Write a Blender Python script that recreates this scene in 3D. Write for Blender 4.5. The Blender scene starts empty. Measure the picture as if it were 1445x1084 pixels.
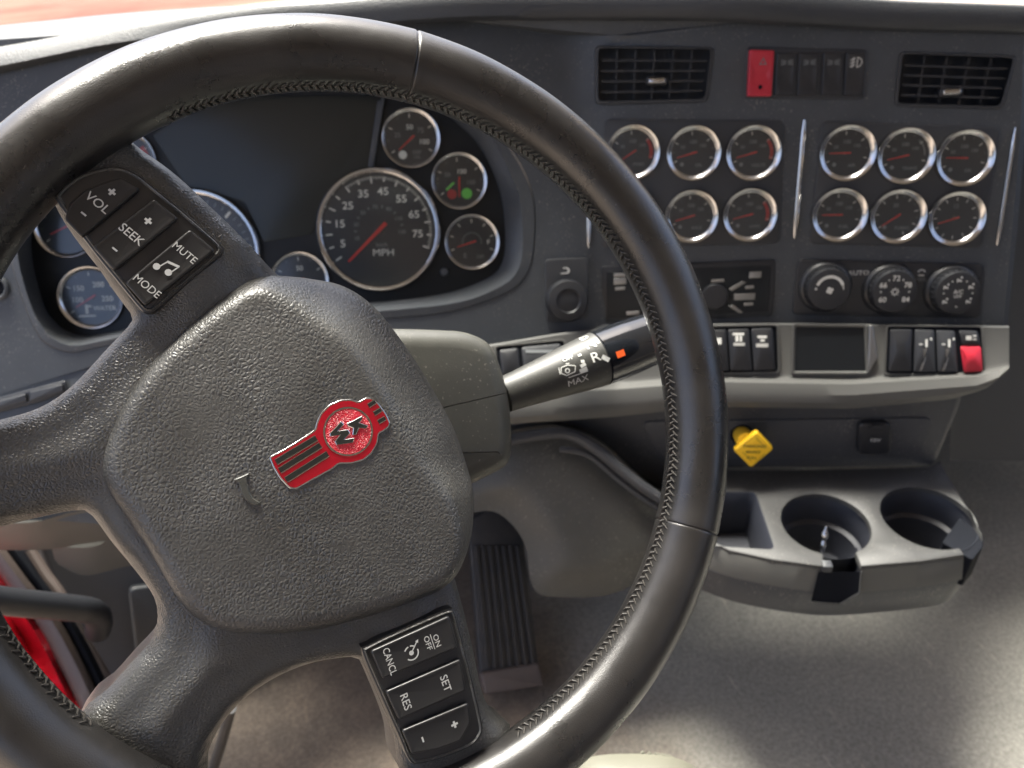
import bpy, bmesh, math, random
import numpy as np
from mathutils import Vector, Matrix
from mathutils.geometry import delaunay_2d_cdt
random.seed(4)
S = bpy.context.scene
COL = S.collection
R = math.radians
PI = math.pi

# ------------------------------------------------------------------ camera, sky, sun, exposure
F = 1085.0                      # focal length in pixels of a 1445 wide frame
def V(*a): return Vector(a)
# truck axes (X right, Y ahead, Z up) seen from the camera (x right, y down, z ahead)
d_ = V(110, 3560, 1085).normalized()
h_ = V(1, .012, -.1); h_ = (h_ - d_ * h_.dot(d_)).normalized()
pn_ = h_.cross(d_)
if pn_.z > 0: pn_ = -pn_
TILT = R(18)
UP = -d_ * math.cos(TILT) + pn_ * math.sin(TILT)
WN = V(.25970, .022776, -.96542)
XA = WN.cross(UP)
if XA.x < 0: XA = -XA
XA.normalize(); YA = UP.cross(XA)
if YA.z < 0: YA = -YA
CAM = V(0, 0, .95)
def wv(v): return V(v.dot(XA), v.dot(YA), v.dot(UP))
cam = bpy.data.cameras.new('camera')
camo = bpy.data.objects.new('camera', cam); COL.objects.link(camo)
m = Matrix.Identity(4)
for i, c in enumerate((wv(V(1, 0, 0)), wv(V(0, -1, 0)), wv(V(0, 0, -1)))):
    for k in range(3): m[k][i] = c[k]
m.translation = CAM
camo.matrix_world = m
cam.sensor_width = 36; cam.lens = 36 * F / 1445
cam.clip_start = .01; cam.clip_end = 400
cam.dof.use_dof = True; cam.dof.focus_distance = .40; cam.dof.aperture_fstop = 9.5
S.camera = camo

SUN_EL, SUN_AZ = R(66), R(-6)          # ahead of the truck and to the left
w = bpy.data.worlds.new("World"); S.world = w; w.use_nodes = True
nt = w.node_tree
sky = nt.nodes.new('ShaderNodeTexSky'); sky.sky_type = 'NISHITA'; sky.sun_disc = False
sky.sun_elevation = SUN_EL; sky.sun_rotation = SUN_AZ
sky.dust_density = 6; sky.air_density = .6; sky.ozone_density = .4
bg = nt.nodes['Background']; bg.inputs[1].default_value = .115
nt.links.new(sky.outputs[0], bg.inputs[0])
sun = bpy.data.lights.new('sun', 'SUN'); sun.energy = 3.8; sun.angle = R(22); sun.color = (1, .95, .87)
suno = bpy.data.objects.new('sun', sun); COL.objects.link(suno)
sd = V(math.sin(SUN_AZ) * math.cos(SUN_EL), math.cos(SUN_AZ) * math.cos(SUN_EL), math.sin(SUN_EL))
suno.rotation_euler = sd.to_track_quat('Z', 'Y').to_euler(); suno.location = (0, 0, 5)
S.view_settings.view_transform = 'Standard'; S.view_settings.look = 'None'
S.view_settings.exposure = 2.45; S.view_settings.gamma = 1

# ------------------------------------------------------------------ planes
def ray(px, py): return wv(V((px - 722.5) / F, (py - 542) / F, 1))
class Plane:
    def __init__(s, o, u, n):
        s.o = o; s.n = n.normalized(); s.u = (u - s.n * u.dot(s.n)).normalized(); s.v = s.n.cross(s.u)
    def at(s, px, py, w=0):
        r = ray(px, py); t = (s.o + s.n * w - CAM).dot(s.n) / r.dot(s.n)
        return CAM + r * t
    def uv(s, px, py, w=0):
        p = s.at(px, py, w) - s.o
        return (p.dot(s.u), p.dot(s.v))
    def uvs(s, pts, w=0): return [s.uv(x, y, w) for x, y in pts]
    def P(s, u, v, w=0): return s.o + s.u * u + s.v * v + s.n * w
    def rot(s, ang):            # same plane, axes turned
        q = Plane(s.o, s.u * math.cos(ang) + s.v * math.sin(ang), s.n); return q
def cam_pt(px, py, depth): return CAM + ray(px, py) * depth

CP = Plane(cam_pt(1128, 260, .82), wv(h_), wv(pn_))                    # centre gauge panel
_cln = wv(V(.12, .15, -1)); CL = Plane(CP.at(835, 300), wv(V(.965, -.06, .25)), _cln)   # instrument cluster side
WC = CAM + wv(V(-.0773, .0258, .4211))
_wn = wv(V(.3543, -.0605, -.9332))
_t = Plane(WC, V(1, 0, 0), _wn)
_up = (_t.at(545, 585) - _t.at(400, 662)).normalized()
WH = Plane(WC, _up.cross(_wn), _wn)                                    # steering wheel, v = top of the wheel
def sstep(a, b, x):
    t = min(1, max(0, (x - a) / (b - a))); return t * t * (3 - 2 * t)
class Blend:                                                            # dash face: the cluster side bends into the centre panel
    def at(s, px, py, w=0):
        k = sstep(790, 880, px)
        return CL.at(px, py, w) * (1 - k) + CP.at(px, py, w) * k
DF = Blend()
class PadBlend:
    def at(s, px, py, w=0):
        k = sstep(560, 1100, px)
        return CL.at(px, py, w) * (1 - k) + CP.at(px, py, w) * k + wv(V(0, 0, -1)) * (.0 if px < 400 or px > 1300 else .02 * sstep(400, 700, px) * sstep(1300, 950, px))
PF = PadBlend()

# ------------------------------------------------------------------ materials
def mat(name, col, rough=.5, metal=0, bump=None, scale=200, strength=.2, dist=.001, var=0, vscale=30, coat=0, spec=.5,
        col2=None, rvar=0, stretch=None, dust=0):
    mt = bpy.data.materials.new(name); mt.use_nodes = True
    N = mt.node_tree.nodes; L = mt.node_tree.links; b = N['Principled BSDF']
    b.inputs['Base Color'].default_value = (*col, 1); b.inputs['Roughness'].default_value = rough
    b.inputs['Metallic'].default_value = metal; b.inputs['Coat Weight'].default_value = coat
    b.inputs['Coat Roughness'].default_value = .08
    b.inputs['Specular IOR Level'].default_value = spec
    tc = N.new('ShaderNodeTexCoord'); co = tc.outputs['Object']
    if stretch:
        mp = N.new('ShaderNodeMapping'); mp.inputs['Rotation'].default_value = stretch[0]; mp.inputs['Scale'].default_value = stretch[1]
        L.new(co, mp.inputs[0]); cob = mp.outputs[0]
    else: cob = co
    if var or rvar:
        nz = N.new('ShaderNodeTexNoise'); nz.inputs['Scale'].default_value = vscale; nz.inputs['Detail'].default_value = 6
        nz.inputs['Roughness'].default_value = .65
        L.new(co, nz.inputs[0])
    if var:
        cr = N.new('ShaderNodeValToRGB'); c2 = col2 or tuple(c * (1 + var) for c in col)
        c1 = col if col2 else tuple(c * (1 - var) for c in col)
        cr.color_ramp.elements[0].color = (*c1, 1); cr.color_ramp.elements[1].color = (*c2, 1)
        cr.color_ramp.elements[0].position = .32; cr.color_ramp.elements[1].position = .72
        L.new(nz.outputs[0], cr.inputs[0]); L.new(cr.outputs[0], b.inputs['Base Color'])
    if rvar:
        mr = N.new('ShaderNodeMapRange'); mr.inputs[1].default_value = .3; mr.inputs[2].default_value = .7
        mr.inputs[3].default_value = rough - rvar; mr.inputs[4].default_value = rough + rvar
        L.new(nz.outputs[0], mr.inputs[0]); L.new(mr.outputs[0], b.inputs['Roughness'])
    if dust:
        dn = N.new('ShaderNodeTexNoise'); dn.inputs['Scale'].default_value = 520; dn.inputs['Detail'].default_value = 1; L.new(co, dn.inputs[0])
        dp = N.new('ShaderNodeTexNoise'); dp.inputs['Scale'].default_value = 22; dp.inputs['Detail'].default_value = 4; L.new(co, dp.inputs[0])
        ma = N.new('ShaderNodeMath'); ma.operation = 'MULTIPLY_ADD'; ma.inputs[1].default_value = .35; L.new(dp.outputs[0], ma.inputs[0]); L.new(dn.outputs[0], ma.inputs[2])
        mq = N.new('ShaderNodeMapRange'); mq.inputs[1].default_value = .86; mq.inputs[2].default_value = .93; mq.inputs[4].default_value = dust; L.new(ma.outputs[0], mq.inputs[0])
        mxd = N.new('ShaderNodeMix'); mxd.data_type = 'RGBA'; mxd.inputs['B'].default_value = (.30, .28, .24, 1); L.new(mq.outputs[0], mxd.inputs['Factor'])
        if b.inputs['Base Color'].links: L.new(b.inputs['Base Color'].links[0].from_socket, mxd.inputs['A'])
        else: mxd.inputs['A'].default_value = (*col, 1)
        L.new(mxd.outputs['Result'], b.inputs['Base Color'])
    if bump:
        bp = N.new('ShaderNodeBump'); bp.inputs['Strength'].default_value = strength; bp.inputs['Distance'].default_value = dist
        if bump == 'noise':
            t = N.new('ShaderNodeTexNoise'); t.inputs['Scale'].default_value = scale; t.inputs['Detail'].default_value = 4
            L.new(cob, t.inputs[0]); L.new(t.outputs[0], bp.inputs['Height'])
        elif bump == 'grain':
            wn = N.new('ShaderNodeTexNoise'); wn.inputs['Scale'].default_value = 26; wn.inputs['Detail'].default_value = 4; L.new(co, wn.inputs[0])
            wr = N.new('ShaderNodeMapRange'); wr.inputs[1].default_value = .36; wr.inputs[2].default_value = .64; wr.inputs[3].default_value = strength * .45; wr.inputs[4].default_value = strength * 1.15
            L.new(wn.outputs[0], wr.inputs[0]); L.new(wr.outputs[0], bp.inputs['Strength'])
            # pebbled hide: raised cells between creases, the cells warped by noise
            n2 = N.new('ShaderNodeTexNoise'); n2.inputs['Scale'].default_value = scale * .45; n2.inputs['Detail'].default_value = 2
            L.new(cob, n2.inputs[0])
            mx = N.new('ShaderNodeVectorMath'); mx.operation = 'MULTIPLY_ADD'
            mx.inputs[1].default_value = (.75 / scale,) * 3; L.new(n2.outputs['Color'], mx.inputs[0]); L.new(cob, mx.inputs[2])
            v = N.new('ShaderNodeTexVoronoi'); v.feature = 'DISTANCE_TO_EDGE'; v.inputs['Scale'].default_value = scale
            L.new(mx.outputs[0], v.inputs['Vector'])
            mr = N.new('ShaderNodeMapRange'); mr.interpolation_type = 'SMOOTHSTEP'; mr.inputs[1].default_value = 0; mr.inputs[2].default_value = .36
            L.new(v.outputs['Distance'], mr.inputs[0])
            v3 = N.new('ShaderNodeTexNoise'); v3.inputs['Scale'].default_value = scale * .7; v3.inputs['Detail'].default_value = 3
            L.new(cob, v3.inputs[0])
            ad = N.new('ShaderNodeMath'); ad.operation = 'MULTIPLY_ADD'; ad.inputs[1].default_value = .5
            L.new(v3.outputs[0], ad.inputs[0]); L.new(mr.outputs[0], ad.inputs[2]); L.new(ad.outputs[0], bp.inputs['Height'])
        elif bump == 'ribs':
            wvn = N.new('ShaderNodeTexWave'); wvn.inputs['Scale'].default_value = scale
            L.new(cob, wvn.inputs[0]); L.new(wvn.outputs[0], bp.inputs['Height'])
        L.new(bp.outputs[0], b.inputs['Normal'])
    return mt

M = {}
M['dash'] = mat('dash_plastic', (.042, .0475, .0545), .52, bump='noise', scale=1400, strength=.25, dist=.0004, var=.12, vscale=25, dust=.45)  # blue in the base colour stands in for hazy glare over the dash
M['pad'] = mat('dash_pad', (.028, .031, .036), .5, bump='noise', scale=650, strength=.6, dist=.0008)
M['panel'] = mat('gauge_panel_plastic', (.024, .026, .030), .5, bump='noise', scale=1500, strength=.15, dist=.0003)
M['black'] = mat('black_plastic', (.014, .015, .018), .42, bump='noise', scale=900, strength=.1, dist=.0003)
M['gloss'] = mat('gloss_black', (.008, .009, .011), .12, coat=.5)
M['void'] = mat('dark_cavity', (.007, .008, .011), .8, spec=.08)  # near-black for seals and joints; also paints shade into the slots
M['screen'] = mat('cluster_panel_black', (.011, .013, .015), .4, spec=.25)
M['lcd'] = mat('screen_glass', (.022, .025, .024), .25, spec=.3)
M['dial'] = mat('dial_black', (.010, .013, .019), .38)
M['leather'] = mat('rim_leather', (.011, .011, .0112), .30, spec=.7, bump='grain', scale=900, strength=.13, dist=.0005, var=.5, vscale=16,
                   col2=(.024, .022, .0205), rvar=.10)
M['hub'] = mat('hub_skin', (.062, .0605, .055), .43, spec=.7, bump='grain', scale=460, strength=.40, dist=.0008, var=.22, vscale=22, rvar=.09,
               stretch=((.4, .2, .5), (1, .72, 1)), dust=.16)
M['carrier'] = mat('spoke_skin', (.050, .049, .045), .43, spec=.7, bump='grain', scale=540, strength=.40, dist=.0008, var=.2, vscale=24, rvar=.08, dust=.16)
M['button'] = mat('button_rubber', (.016, .016, .0165), .36, bump='noise', scale=1500, strength=.06, dist=.0003)
M['bezel'] = mat('button_bezel', (.018, .018, .019), .3)
M['print'] = mat('white_print', (.5, .5, .47), .5)
M['dimprint'] = mat('grey_print', (.12, .13, .135), .5)
M['column'] = mat('column_plastic', (.058, .058, .050), .46, bump='noise', scale=1100, strength=.25, dist=.0004, var=.1, vscale=60, dust=.45)
M['stalk'] = mat('stalk_plastic', (.027, .027, .024), .5, bump='noise', scale=1200, strength=.12, dist=.0003, dust=.1)
M['chrome'] = mat('chrome', (.50, .50, .50), .17, metal=1)
M['satin'] = mat('satin_metal', (.30, .30, .29), .4, metal=1)
M['trim'] = mat('silver_trim', (.088, .088, .083), .55, metal=.15, bump='noise', scale=1800, strength=.12, dist=.0003)
M['cup'] = mat('console_plastic', (.033, .033, .0325), .58, bump='noise', scale=1200, strength=.2, dist=.0004, dust=.45)
M['beige'] = mat('beige_plastic', (.085, .083, .074), .6, bump='noise', scale=1200, strength=.2, dist=.0004)
M['cupin'] = mat('cup_liner', (.022, .024, .032), .5)
M['lower'] = mat('lower_panel_plastic', (.038, .040, .045), .5, bump='noise', scale=1300, strength=.2, dist=.0004, dust=.45)
M['knee'] = mat('knee_panel_plastic', (.060, .058, .050), .5, bump='noise', scale=900, strength=.2, dist=.0005, var=.15, vscale=12, dust=.45)
M['rubber'] = mat('black_rubber', (.012, .013, .016), .55, bump='noise', scale=500, strength=.25, dist=.0006, var=.6, vscale=30, col2=(.032, .028, .026))
M['floor'] = mat('floor_mat', (.2, .19, .17), .75, bump='noise', scale=420, strength=.5, dist=.0012)
def floor_nodes(mt):
    N = mt.node_tree.nodes; L = mt.node_tree.links; b = N['Principled BSDF']; tc = N.new('ShaderNodeTexCoord')
    def noise(sc, det=5, rough=.6):
        n = N.new('ShaderNodeTexNoise'); n.inputs['Scale'].default_value = sc; n.inputs['Detail'].default_value = det; n.inputs['Roughness'].default_value = rough
        L.new(tc.outputs['Object'], n.inputs[0]); return n.outputs[0]
    def ramp(src, p0, c0, p1, c1):
        r = N.new('ShaderNodeValToRGB'); r.color_ramp.elements[0].position = p0; r.color_ramp.elements[0].color = (*c0, 1)
        r.color_ramp.elements[1].position = p1; r.color_ramp.elements[1].color = (*c1, 1); L.new(src, r.inputs[0]); return r.outputs[0]
    def mix(f, a, c, mode='MIX'):
        m_ = N.new('ShaderNodeMix'); m_.data_type = 'RGBA'; m_.blend_type = mode
        if isinstance(f, float): m_.inputs['Factor'].default_value = f
        else: L.new(f, m_.inputs['Factor'])
        L.new(a, m_.inputs['A']); L.new(c, m_.inputs['B']); return m_.outputs['Result']
    grey = ramp(noise(5), .3, (.175, .17, .15), .72, (.245, .235, .205))
    brown = ramp(noise(14, 8, .7), .3, (.09, .072, .056), .75, (.19, .145, .105))
    sx = N.new('ShaderNodeSeparateXYZ'); L.new(tc.outputs['Object'], sx.inputs[0])
    ad = N.new('ShaderNodeMath'); ad.operation = 'MULTIPLY_ADD'; ad.inputs[1].default_value = .5; L.new(noise(4), ad.inputs[0]); L.new(sx.outputs[0], ad.inputs[2])
    mr = N.new('ShaderNodeMapRange'); mr.interpolation_type = 'SMOOTHSTEP'; mr.inputs[1].default_value = .40; mr.inputs[2].default_value = .66; L.new(ad.outputs[0], mr.inputs[0])
    base = mix(mr.outputs[0], brown, grey)
    grit = ramp(noise(190, 3, .8), .38, (.72, .72, .72), .68, (1.2, 1.2, 1.2))
    base = mix(1.0, base, grit, 'MULTIPLY')
    mp = N.new('ShaderNodeMapping'); mp.inputs['Rotation'].default_value = (0, 0, .6); mp.inputs['Scale'].default_value = (90, 9, 9); L.new(tc.outputs['Object'], mp.inputs[0])
    sc_ = N.new('ShaderNodeTexNoise'); sc_.inputs['Scale'].default_value = 1; sc_.inputs['Detail'].default_value = 3; L.new(mp.outputs[0], sc_.inputs[0])
    scr = ramp(sc_.outputs[0], .66, (1, 1, 1), .76, (1.5, 1.45, 1.4)); base = mix(1.0, base, scr, 'MULTIPLY')
    L.new(base, b.inputs['Base Color'])
floor_nodes(M['floor'])
M['seat'] = mat('seat_vinyl', (.12, .118, .092), .5, bump='noise', scale=700, strength=.2, dist=.0005)
M['emb'] = mat('red_enamel', (.36, .0015, .013), .3, coat=.25)
M['embin'] = mat('red_enamel_pebbled', (.60, .004, .022), .32, coat=.2, bump='grain', scale=1100, strength=1, dist=.0014)
M['grille'] = mat('dark_enamel', (.02, .022, .02), .3, coat=.3)
M['needle'] = mat('needle_red', (.38, .018, .018), .4)
M['redsw'] = mat('red_switch', (.40, .018, .035), .35)
M['green'] = mat('green_print', (.10, .42, .06), .5)
M['redpr'] = mat('red_print', (.25, .015, .015), .5)
M['orange'] = mat('orange_mark', (.85, .12, .02), .4)
M['yellow'] = mat('yellow_knob', (.90, .54, .018), .4)
M['ink'] = mat('black_ink', (.05, .035, .01), .5)
M['stitch'] = mat('stitch_thread', (.040, .036, .031), .6)
M['paint'] = mat('red_paint', (.50, .008, .02), .15, coat=1)
M['hood'] = mat('hood_paint', (.17, .040, .030), .8, spec=.04, var=.3, vscale=2.5, col2=(.26, .10, .075))
M['ground'] = mat('concrete', (.20, .165, .13), .9, var=.15, vscale=.8)
M['cloth'] = mat('headliner', (.33, .31, .28), .9)
M['sill'] = mat('sill_plastic', (.075, .058, .052), .5, bump='noise', scale=800, strength=.2, dist=.0004)
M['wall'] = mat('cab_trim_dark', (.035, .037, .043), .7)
g = bpy.data.materials.new('window_glass'); g.use_nodes = True
N = g.node_tree.nodes; L = g.node_tree.links
for n_ in list(N): N.remove(n_)
o_ = N.new('ShaderNodeOutputMaterial'); mx_ = N.new('ShaderNodeMixShader'); tr_ = N.new('ShaderNodeBsdfTransparent'); gl_ = N.new('ShaderNodeBsdfGlossy')
fr_ = N.new('ShaderNodeFresnel'); fr_.inputs[0].default_value = 1.3; gl_.inputs['Roughness'].default_value = .02
tr_.inputs[0].default_value = (.93, .96, .95, 1)
L.new(fr_.outputs[0], mx_.inputs[0]); L.new(tr_.outputs[0], mx_.inputs[1]); L.new(gl_.outputs[0], mx_.inputs[2]); L.new(mx_.outputs[0], o_.inputs[0])
M['glass'] = g
g2 = g.copy(); g2.name = 'gauge_lens'; M['lens'] = g2
for n_ in g2.node_tree.nodes:
    if n_.type == 'BSDF_GLOSSY': n_.inputs['Roughness'].default_value = .18
    if n_.type == 'FRESNEL': n_.inputs[0].default_value = 1.65

# ------------------------------------------------------------------ object helpers
def thing(name, label, cat, loc, group=None):
    o = bpy.data.objects.new(name, None); COL.objects.link(o); o.empty_display_size = .02
    o.location = loc; o['label'] = label; o['category'] = cat
    if group: o['group'] = group
    return o
BASE = {}
class MB:
    def __init__(s): s.v = []; s.f = []; s.m = []; s.mats = []
    def mi(s, name):
        if name not in s.mats: s.mats.append(name)
        return s.mats.index(name)
    def add(s, pts, faces, mt):
        b = len(s.v); k = s.mi(mt); s.v += [tuple(p) for p in pts]
        for f in faces: s.f.append(tuple(i + b for i in f)); s.m.append(k)
    def build(s, name, parent=None, label=None, kind=None, ang=35, flat=False):
        if not s.f: return None
        me = bpy.data.meshes.new(name); base = BASE.get(parent.name) if parent else None
        me.from_pydata(s.v, [], s.f)
        for k in s.mats: me.materials.append(M[k])
        me.polygons.foreach_set('material_index', s.m)
        bm = bmesh.new(); bm.from_mesh(me)
        bmesh.ops.remove_doubles(bm, verts=bm.verts, dist=1e-6)
        bmesh.ops.recalc_face_normals(bm, faces=bm.faces)
        bm.to_mesh(me); bm.free()
        if not flat:
            me.polygons.foreach_set('use_smooth', [True] * len(me.polygons)); me.set_sharp_from_angle(angle=R(ang))
        o = bpy.data.objects.new(name, me); COL.objects.link(o)
        if parent:
            o.parent = parent
            p = Matrix.Identity(4); q = parent
            while q: p = q.matrix_basis @ p if q.type == 'EMPTY' else p; q = q.parent
            o.matrix_parent_inverse = p.inverted() if parent.type == 'EMPTY' else Matrix.Identity(4)
        if label: o['label'] = label
        if kind: o['kind'] = kind
        return o

def rpoly(pts, rad, seg=5):
    n = len(pts); out = []
    for i in range(n):
        a, b, c = (Vector(pts[i - 1]), Vector(pts[i]), Vector(pts[(i + 1) % n]))
        d1 = a - b; d2 = c - b; l1, l2 = d1.length, d2.length
        if l1 < 1e-9 or l2 < 1e-9: out.append(tuple(b)); continue
        r = rad[i] if isinstance(rad, (list, tuple)) else rad
        d1 /= l1; d2 /= l2
        k = min(r, l1 * .48, l2 * .48)
        p0 = b + d1 * k; p2 = b + d2 * k
        for j in range(seg + 1):
            t = j / seg; out.append(tuple(p0 * (1 - t) ** 2 + b * 2 * t * (1 - t) + p2 * t * t))
    return out
def smooth(pts, n, closed=True):
    P = [np.array(p, float) for p in pts]; L_ = len(P); out = []
    segs = L_ if closed else L_ - 1
    for i in range(segs):
        if closed: a, b, c, d = P[i - 1], P[i], P[(i + 1) % L_], P[(i + 2) % L_]
        else: a, b, c, d = P[max(i - 1, 0)], P[i], P[i + 1], P[min(i + 2, L_ - 1)]
        for j in range(12):
            t = j / 12
            out.append(.5 * (2 * b + (c - a) * t + (2 * a - 5 * b + 4 * c - d) * t * t + (3 * b - a - 3 * c + d) * t ** 3))
    if not closed: out.append(P[-1])
    out = np.array(out)
    q = np.vstack([out, out[:1]]) if closed else out
    s = np.r_[0, np.cumsum(np.linalg.norm(np.diff(q, axis=0), axis=1))]
    tt = np.linspace(0, s[-1], n + 1)[:-1] if closed else np.linspace(0, s[-1], n)
    return [tuple(np.interp(t, s, q[:, k]) for k in range(q.shape[1])) for t in tt]
def area(p): return sum(p[i - 1][0] * p[i][1] - p[i][0] * p[i - 1][1] for i in range(len(p))) / 2
def inset(p, d):
    if area(p) < 0: p = p[::-1]
    n = len(p); out = []
    for i in range(n):
        a = Vector(p[i - 1]); b = Vector(p[i]); c = Vector(p[(i + 1) % n])
        e1 = (b - a); e2 = (c - b)
        if e1.length < 1e-9: e1 = e2
        if e2.length < 1e-9: e2 = e1
        e1 = e1.normalized(); e2 = e2.normalized()
        n1 = V(-e1.y, e1.x); n2 = V(-e2.y, e2.x); m_ = n1 + n2
        if m_.length < 1e-6: m_ = n1
        m_.normalize(); k = d / max(.45, m_.dot(n1))
        out.append((b.x + m_.x * k, b.y + m_.y * k))
    return out
def loft(mb, rings, mt, closed=True, cap0=False, cap1=False):
    n = len(rings[0]); pts = [p for r in rings for p in r]; F_ = []
    for k in range(len(rings) - 1):
        for i in range(n if closed else n - 1):
            j = (i + 1) % n
            F_.append((k * n + i, k * n + j, (k + 1) * n + j, (k + 1) * n + i))
    if cap0: F_.append(tuple(range(n)))
    if cap1: F_.append(tuple(range((len(rings) - 1) * n, len(rings) * n)))
    mb.add(pts, F_, mt)
def plate(mb, pl, uv, w0, w1, r, mt, seg=3, back=False):
    """solid with rounded front edge: outline uv, back at w0, front at w1"""
    if area(uv) < 0: uv = uv[::-1]
    rings = [[pl.P(u, v, w0) for u, v in uv]]
    for j in range(seg + 1):
        a = PI / 2 * j / seg
        q = inset(uv, r * (1 - math.cos(a))); rings.append([pl.P(u, v, w1 - r + r * math.sin(a)) for u, v in q])
    loft(mb, rings, mt, cap0=back, cap1=True)
def box(mb, pl, u0, v0, u1, v1, w0, w1, r, mt, rad=0):
    p = [(u0, v0), (u1, v0), (u1, v1), (u0, v1)]
    plate(mb, pl, rpoly(p, rad, 4) if rad else p, w0, w1, r, mt)
def lathe(mb, pl, c, prof, mt, n=40, squash=None):
    rings = [[pl.P(c[0] + r * math.cos(2 * PI * i / n), c[1] + r * math.sin(2 * PI * i / n), w_) for i in range(n)] for r, w_ in prof]
    loft(mb, rings, mt, cap1=prof[-1][0] > 1e-6)
def tube(mb, pts, rad, mt, n=8, cap=True):
    pts = [Vector(p) for p in pts]; rings = []
    t0 = (pts[1] - pts[0]).normalized(); a = t0.orthogonal().normalized()
    for i, p in enumerate(pts):
        t = (pts[min(i + 1, len(pts) - 1)] - pts[max(i - 1, 0)]).normalized()
        a = (a - t * a.dot(t)).normalized(); b = t.cross(a); r = rad[i] if isinstance(rad, (list, tuple)) else rad
        rings.append([p + (a * math.cos(2 * PI * k / n) + b * math.sin(2 * PI * k / n)) * r for k in range(n)])
    loft(mb, rings, mt, cap0=cap, cap1=cap)
_tx = {}
def text2d(s, size, bold=0):
    if 'M' in s: bold = 0
    key = (s, bold)
    if key not in _tx:
        c = bpy.data.curves.new('t', 'FONT'); c.body = s; c.size = 1; c.align_x = 'CENTER'; c.align_y = 'CENTER'; c.offset = bold; c.resolution_u = 3
        o = bpy.data.objects.new('t', c); COL.objects.link(o); bpy.context.view_layer.update()
        me = o.to_mesh(); vs = [tuple(v.co) for v in me.vertices]; fs = [tuple(p.vertices) for p in me.polygons]; o.to_mesh_clear()
        xs = [v[0] for v in vs]; ys = [v[1] for v in vs]; cx, cy = (min(xs) + max(xs)) / 2, (min(ys) + max(ys)) / 2
        _tx[key] = ([(x - cx, y - cy) for x, y, z in vs], fs, max(ys) - min(ys))
        bpy.data.objects.remove(o); bpy.data.curves.remove(c)
    return _tx[key]
def text(mb, pl, s, c, h, w_, mt='print', ang=0, sx=1, bold=.012, mapf=None):
    vs, fs, hh = text2d(s, h, bold); k = h / .72; ca, sa = math.cos(ang), math.sin(ang)
    pts = []
    for x, y in vs:
        x, y = x * k * sx, y * k
        u, v = c[0] + x * ca - y * sa, c[1] + x * sa + y * ca
        pts.append(mapf(u, v) if mapf else pl.P(u, v, w_))
    mb.add(pts, fs, mt)
def flat(mb, pl, uv, w_, mt, mapf=None):
    mb.add([mapf(u, v) if mapf else pl.P(u, v, w_) for u, v in uv], [tuple(range(len(uv)))], mt)
def bar(mb, pl, a, b, wd, w_, mt, mapf=None):
    a, b = Vector(a), Vector(b); t = (b - a).normalized(); n = V(-t.y, t.x) * wd / 2
    flat(mb, pl, [a + n, a - n, b - n, b + n], w_, mt, mapf)
def arc(mb, pl, c, r0, r1, a0, a1, w_, mt, n=24, mapf=None):
    pts = []; F_ = []
    for i in range(n + 1):
        a = R(a0 + (a1 - a0) * i / n)
        for r in (r0, r1):
            u, v = c[0] + r * math.cos(a), c[1] + r * math.sin(a)
            pts.append(mapf(u, v) if mapf else pl.P(u, v, w_))
    for i in range(n): F_.append((2 * i, 2 * i + 1, 2 * i + 3, 2 * i + 2))
    mb.add(pts, F_, mt)
def disc(mb, pl, c, r, w_, mt, n=20, mapf=None):
    flat(mb, pl, [(c[0] + r * math.cos(2 * PI * i / n), c[1] + r * math.sin(2 * PI * i / n)) for i in range(n)], w_, mt, mapf)
def cdt(outer, holes=(), grid=None):
    """triangulate a region with holes; returns verts, faces"""
    pts = []; edges = []
    for lp in [outer] + list(holes):
        b = len(pts); n = len(lp); pts += [Vector(p[:2]) for p in lp]; edges += [(b + i, b + (i + 1) % n) for i in range(n)]
    nb = len(pts)
    if grid:
        A = np.array([tuple(p) for p in pts]); lo = A.min(0); hi = A.max(0)
        dist, ins = sdf(outer, holes)
        yy = np.arange(lo[1], hi[1], grid); xx = np.arange(lo[0], hi[0], grid)
        G = np.array([(x + (grid / 2 if k % 2 else 0), y) for k, y in enumerate(yy) for x in xx])
        ok = ins(G) & (dist(G) > grid * .45)
        pts += [Vector(p) for p in G[ok]]
    r = delaunay_2d_cdt(pts, edges, [], 1, 1e-7)
    P_ = np.array([tuple(v) for v in r[0]]); Fc = [tuple(f) for f in r[2]]
    _, ins = sdf(outer, holes)
    ok = ins(np.array([P_[list(f)].mean(0) for f in Fc]))
    return [tuple(v) for v in P_], [f for f, k in zip(Fc, ok) if k]
def sdf(outer, holes=()):
    loops = [np.array([p[:2] for p in lp], float) for lp in [outer] + list(holes)]
    def dist(Q):
        Q = np.asarray(Q, float); D = np.full(len(Q), 1e9)
        for A in loops:
            B = np.roll(A, -1, 0); E = B - A; l2 = (E ** 2).sum(1) + 1e-18
            for a, e, l in zip(A, E, l2):
                t = np.clip(((Q - a) @ e) / l, 0, 1); D = np.minimum(D, np.hypot(*(Q - a - t[:, None] * e).T))
        return D
    def ins(Q):
        Q = np.asarray(Q, float); c = np.zeros(len(Q), int)
        for A in loops:
            B = np.roll(A, -1, 0)
            for (x0, y0), (x1, y1) in zip(A, B):
                if y0 == y1: continue
                k = ((y0 > Q[:, 1]) != (y1 > Q[:, 1])) & (Q[:, 0] < (x1 - x0) * (Q[:, 1] - y0) / (y1 - y0) + x0); c += k
        return c % 2 == 1
    return dist, ins
def px_sheet(mb, surf, outer, holes, w_, mt, grid=25):
    vs, fs = cdt(outer, holes, grid); mb.add([surf.at(x, y, w_) for x, y in vs], fs, mt)

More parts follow.
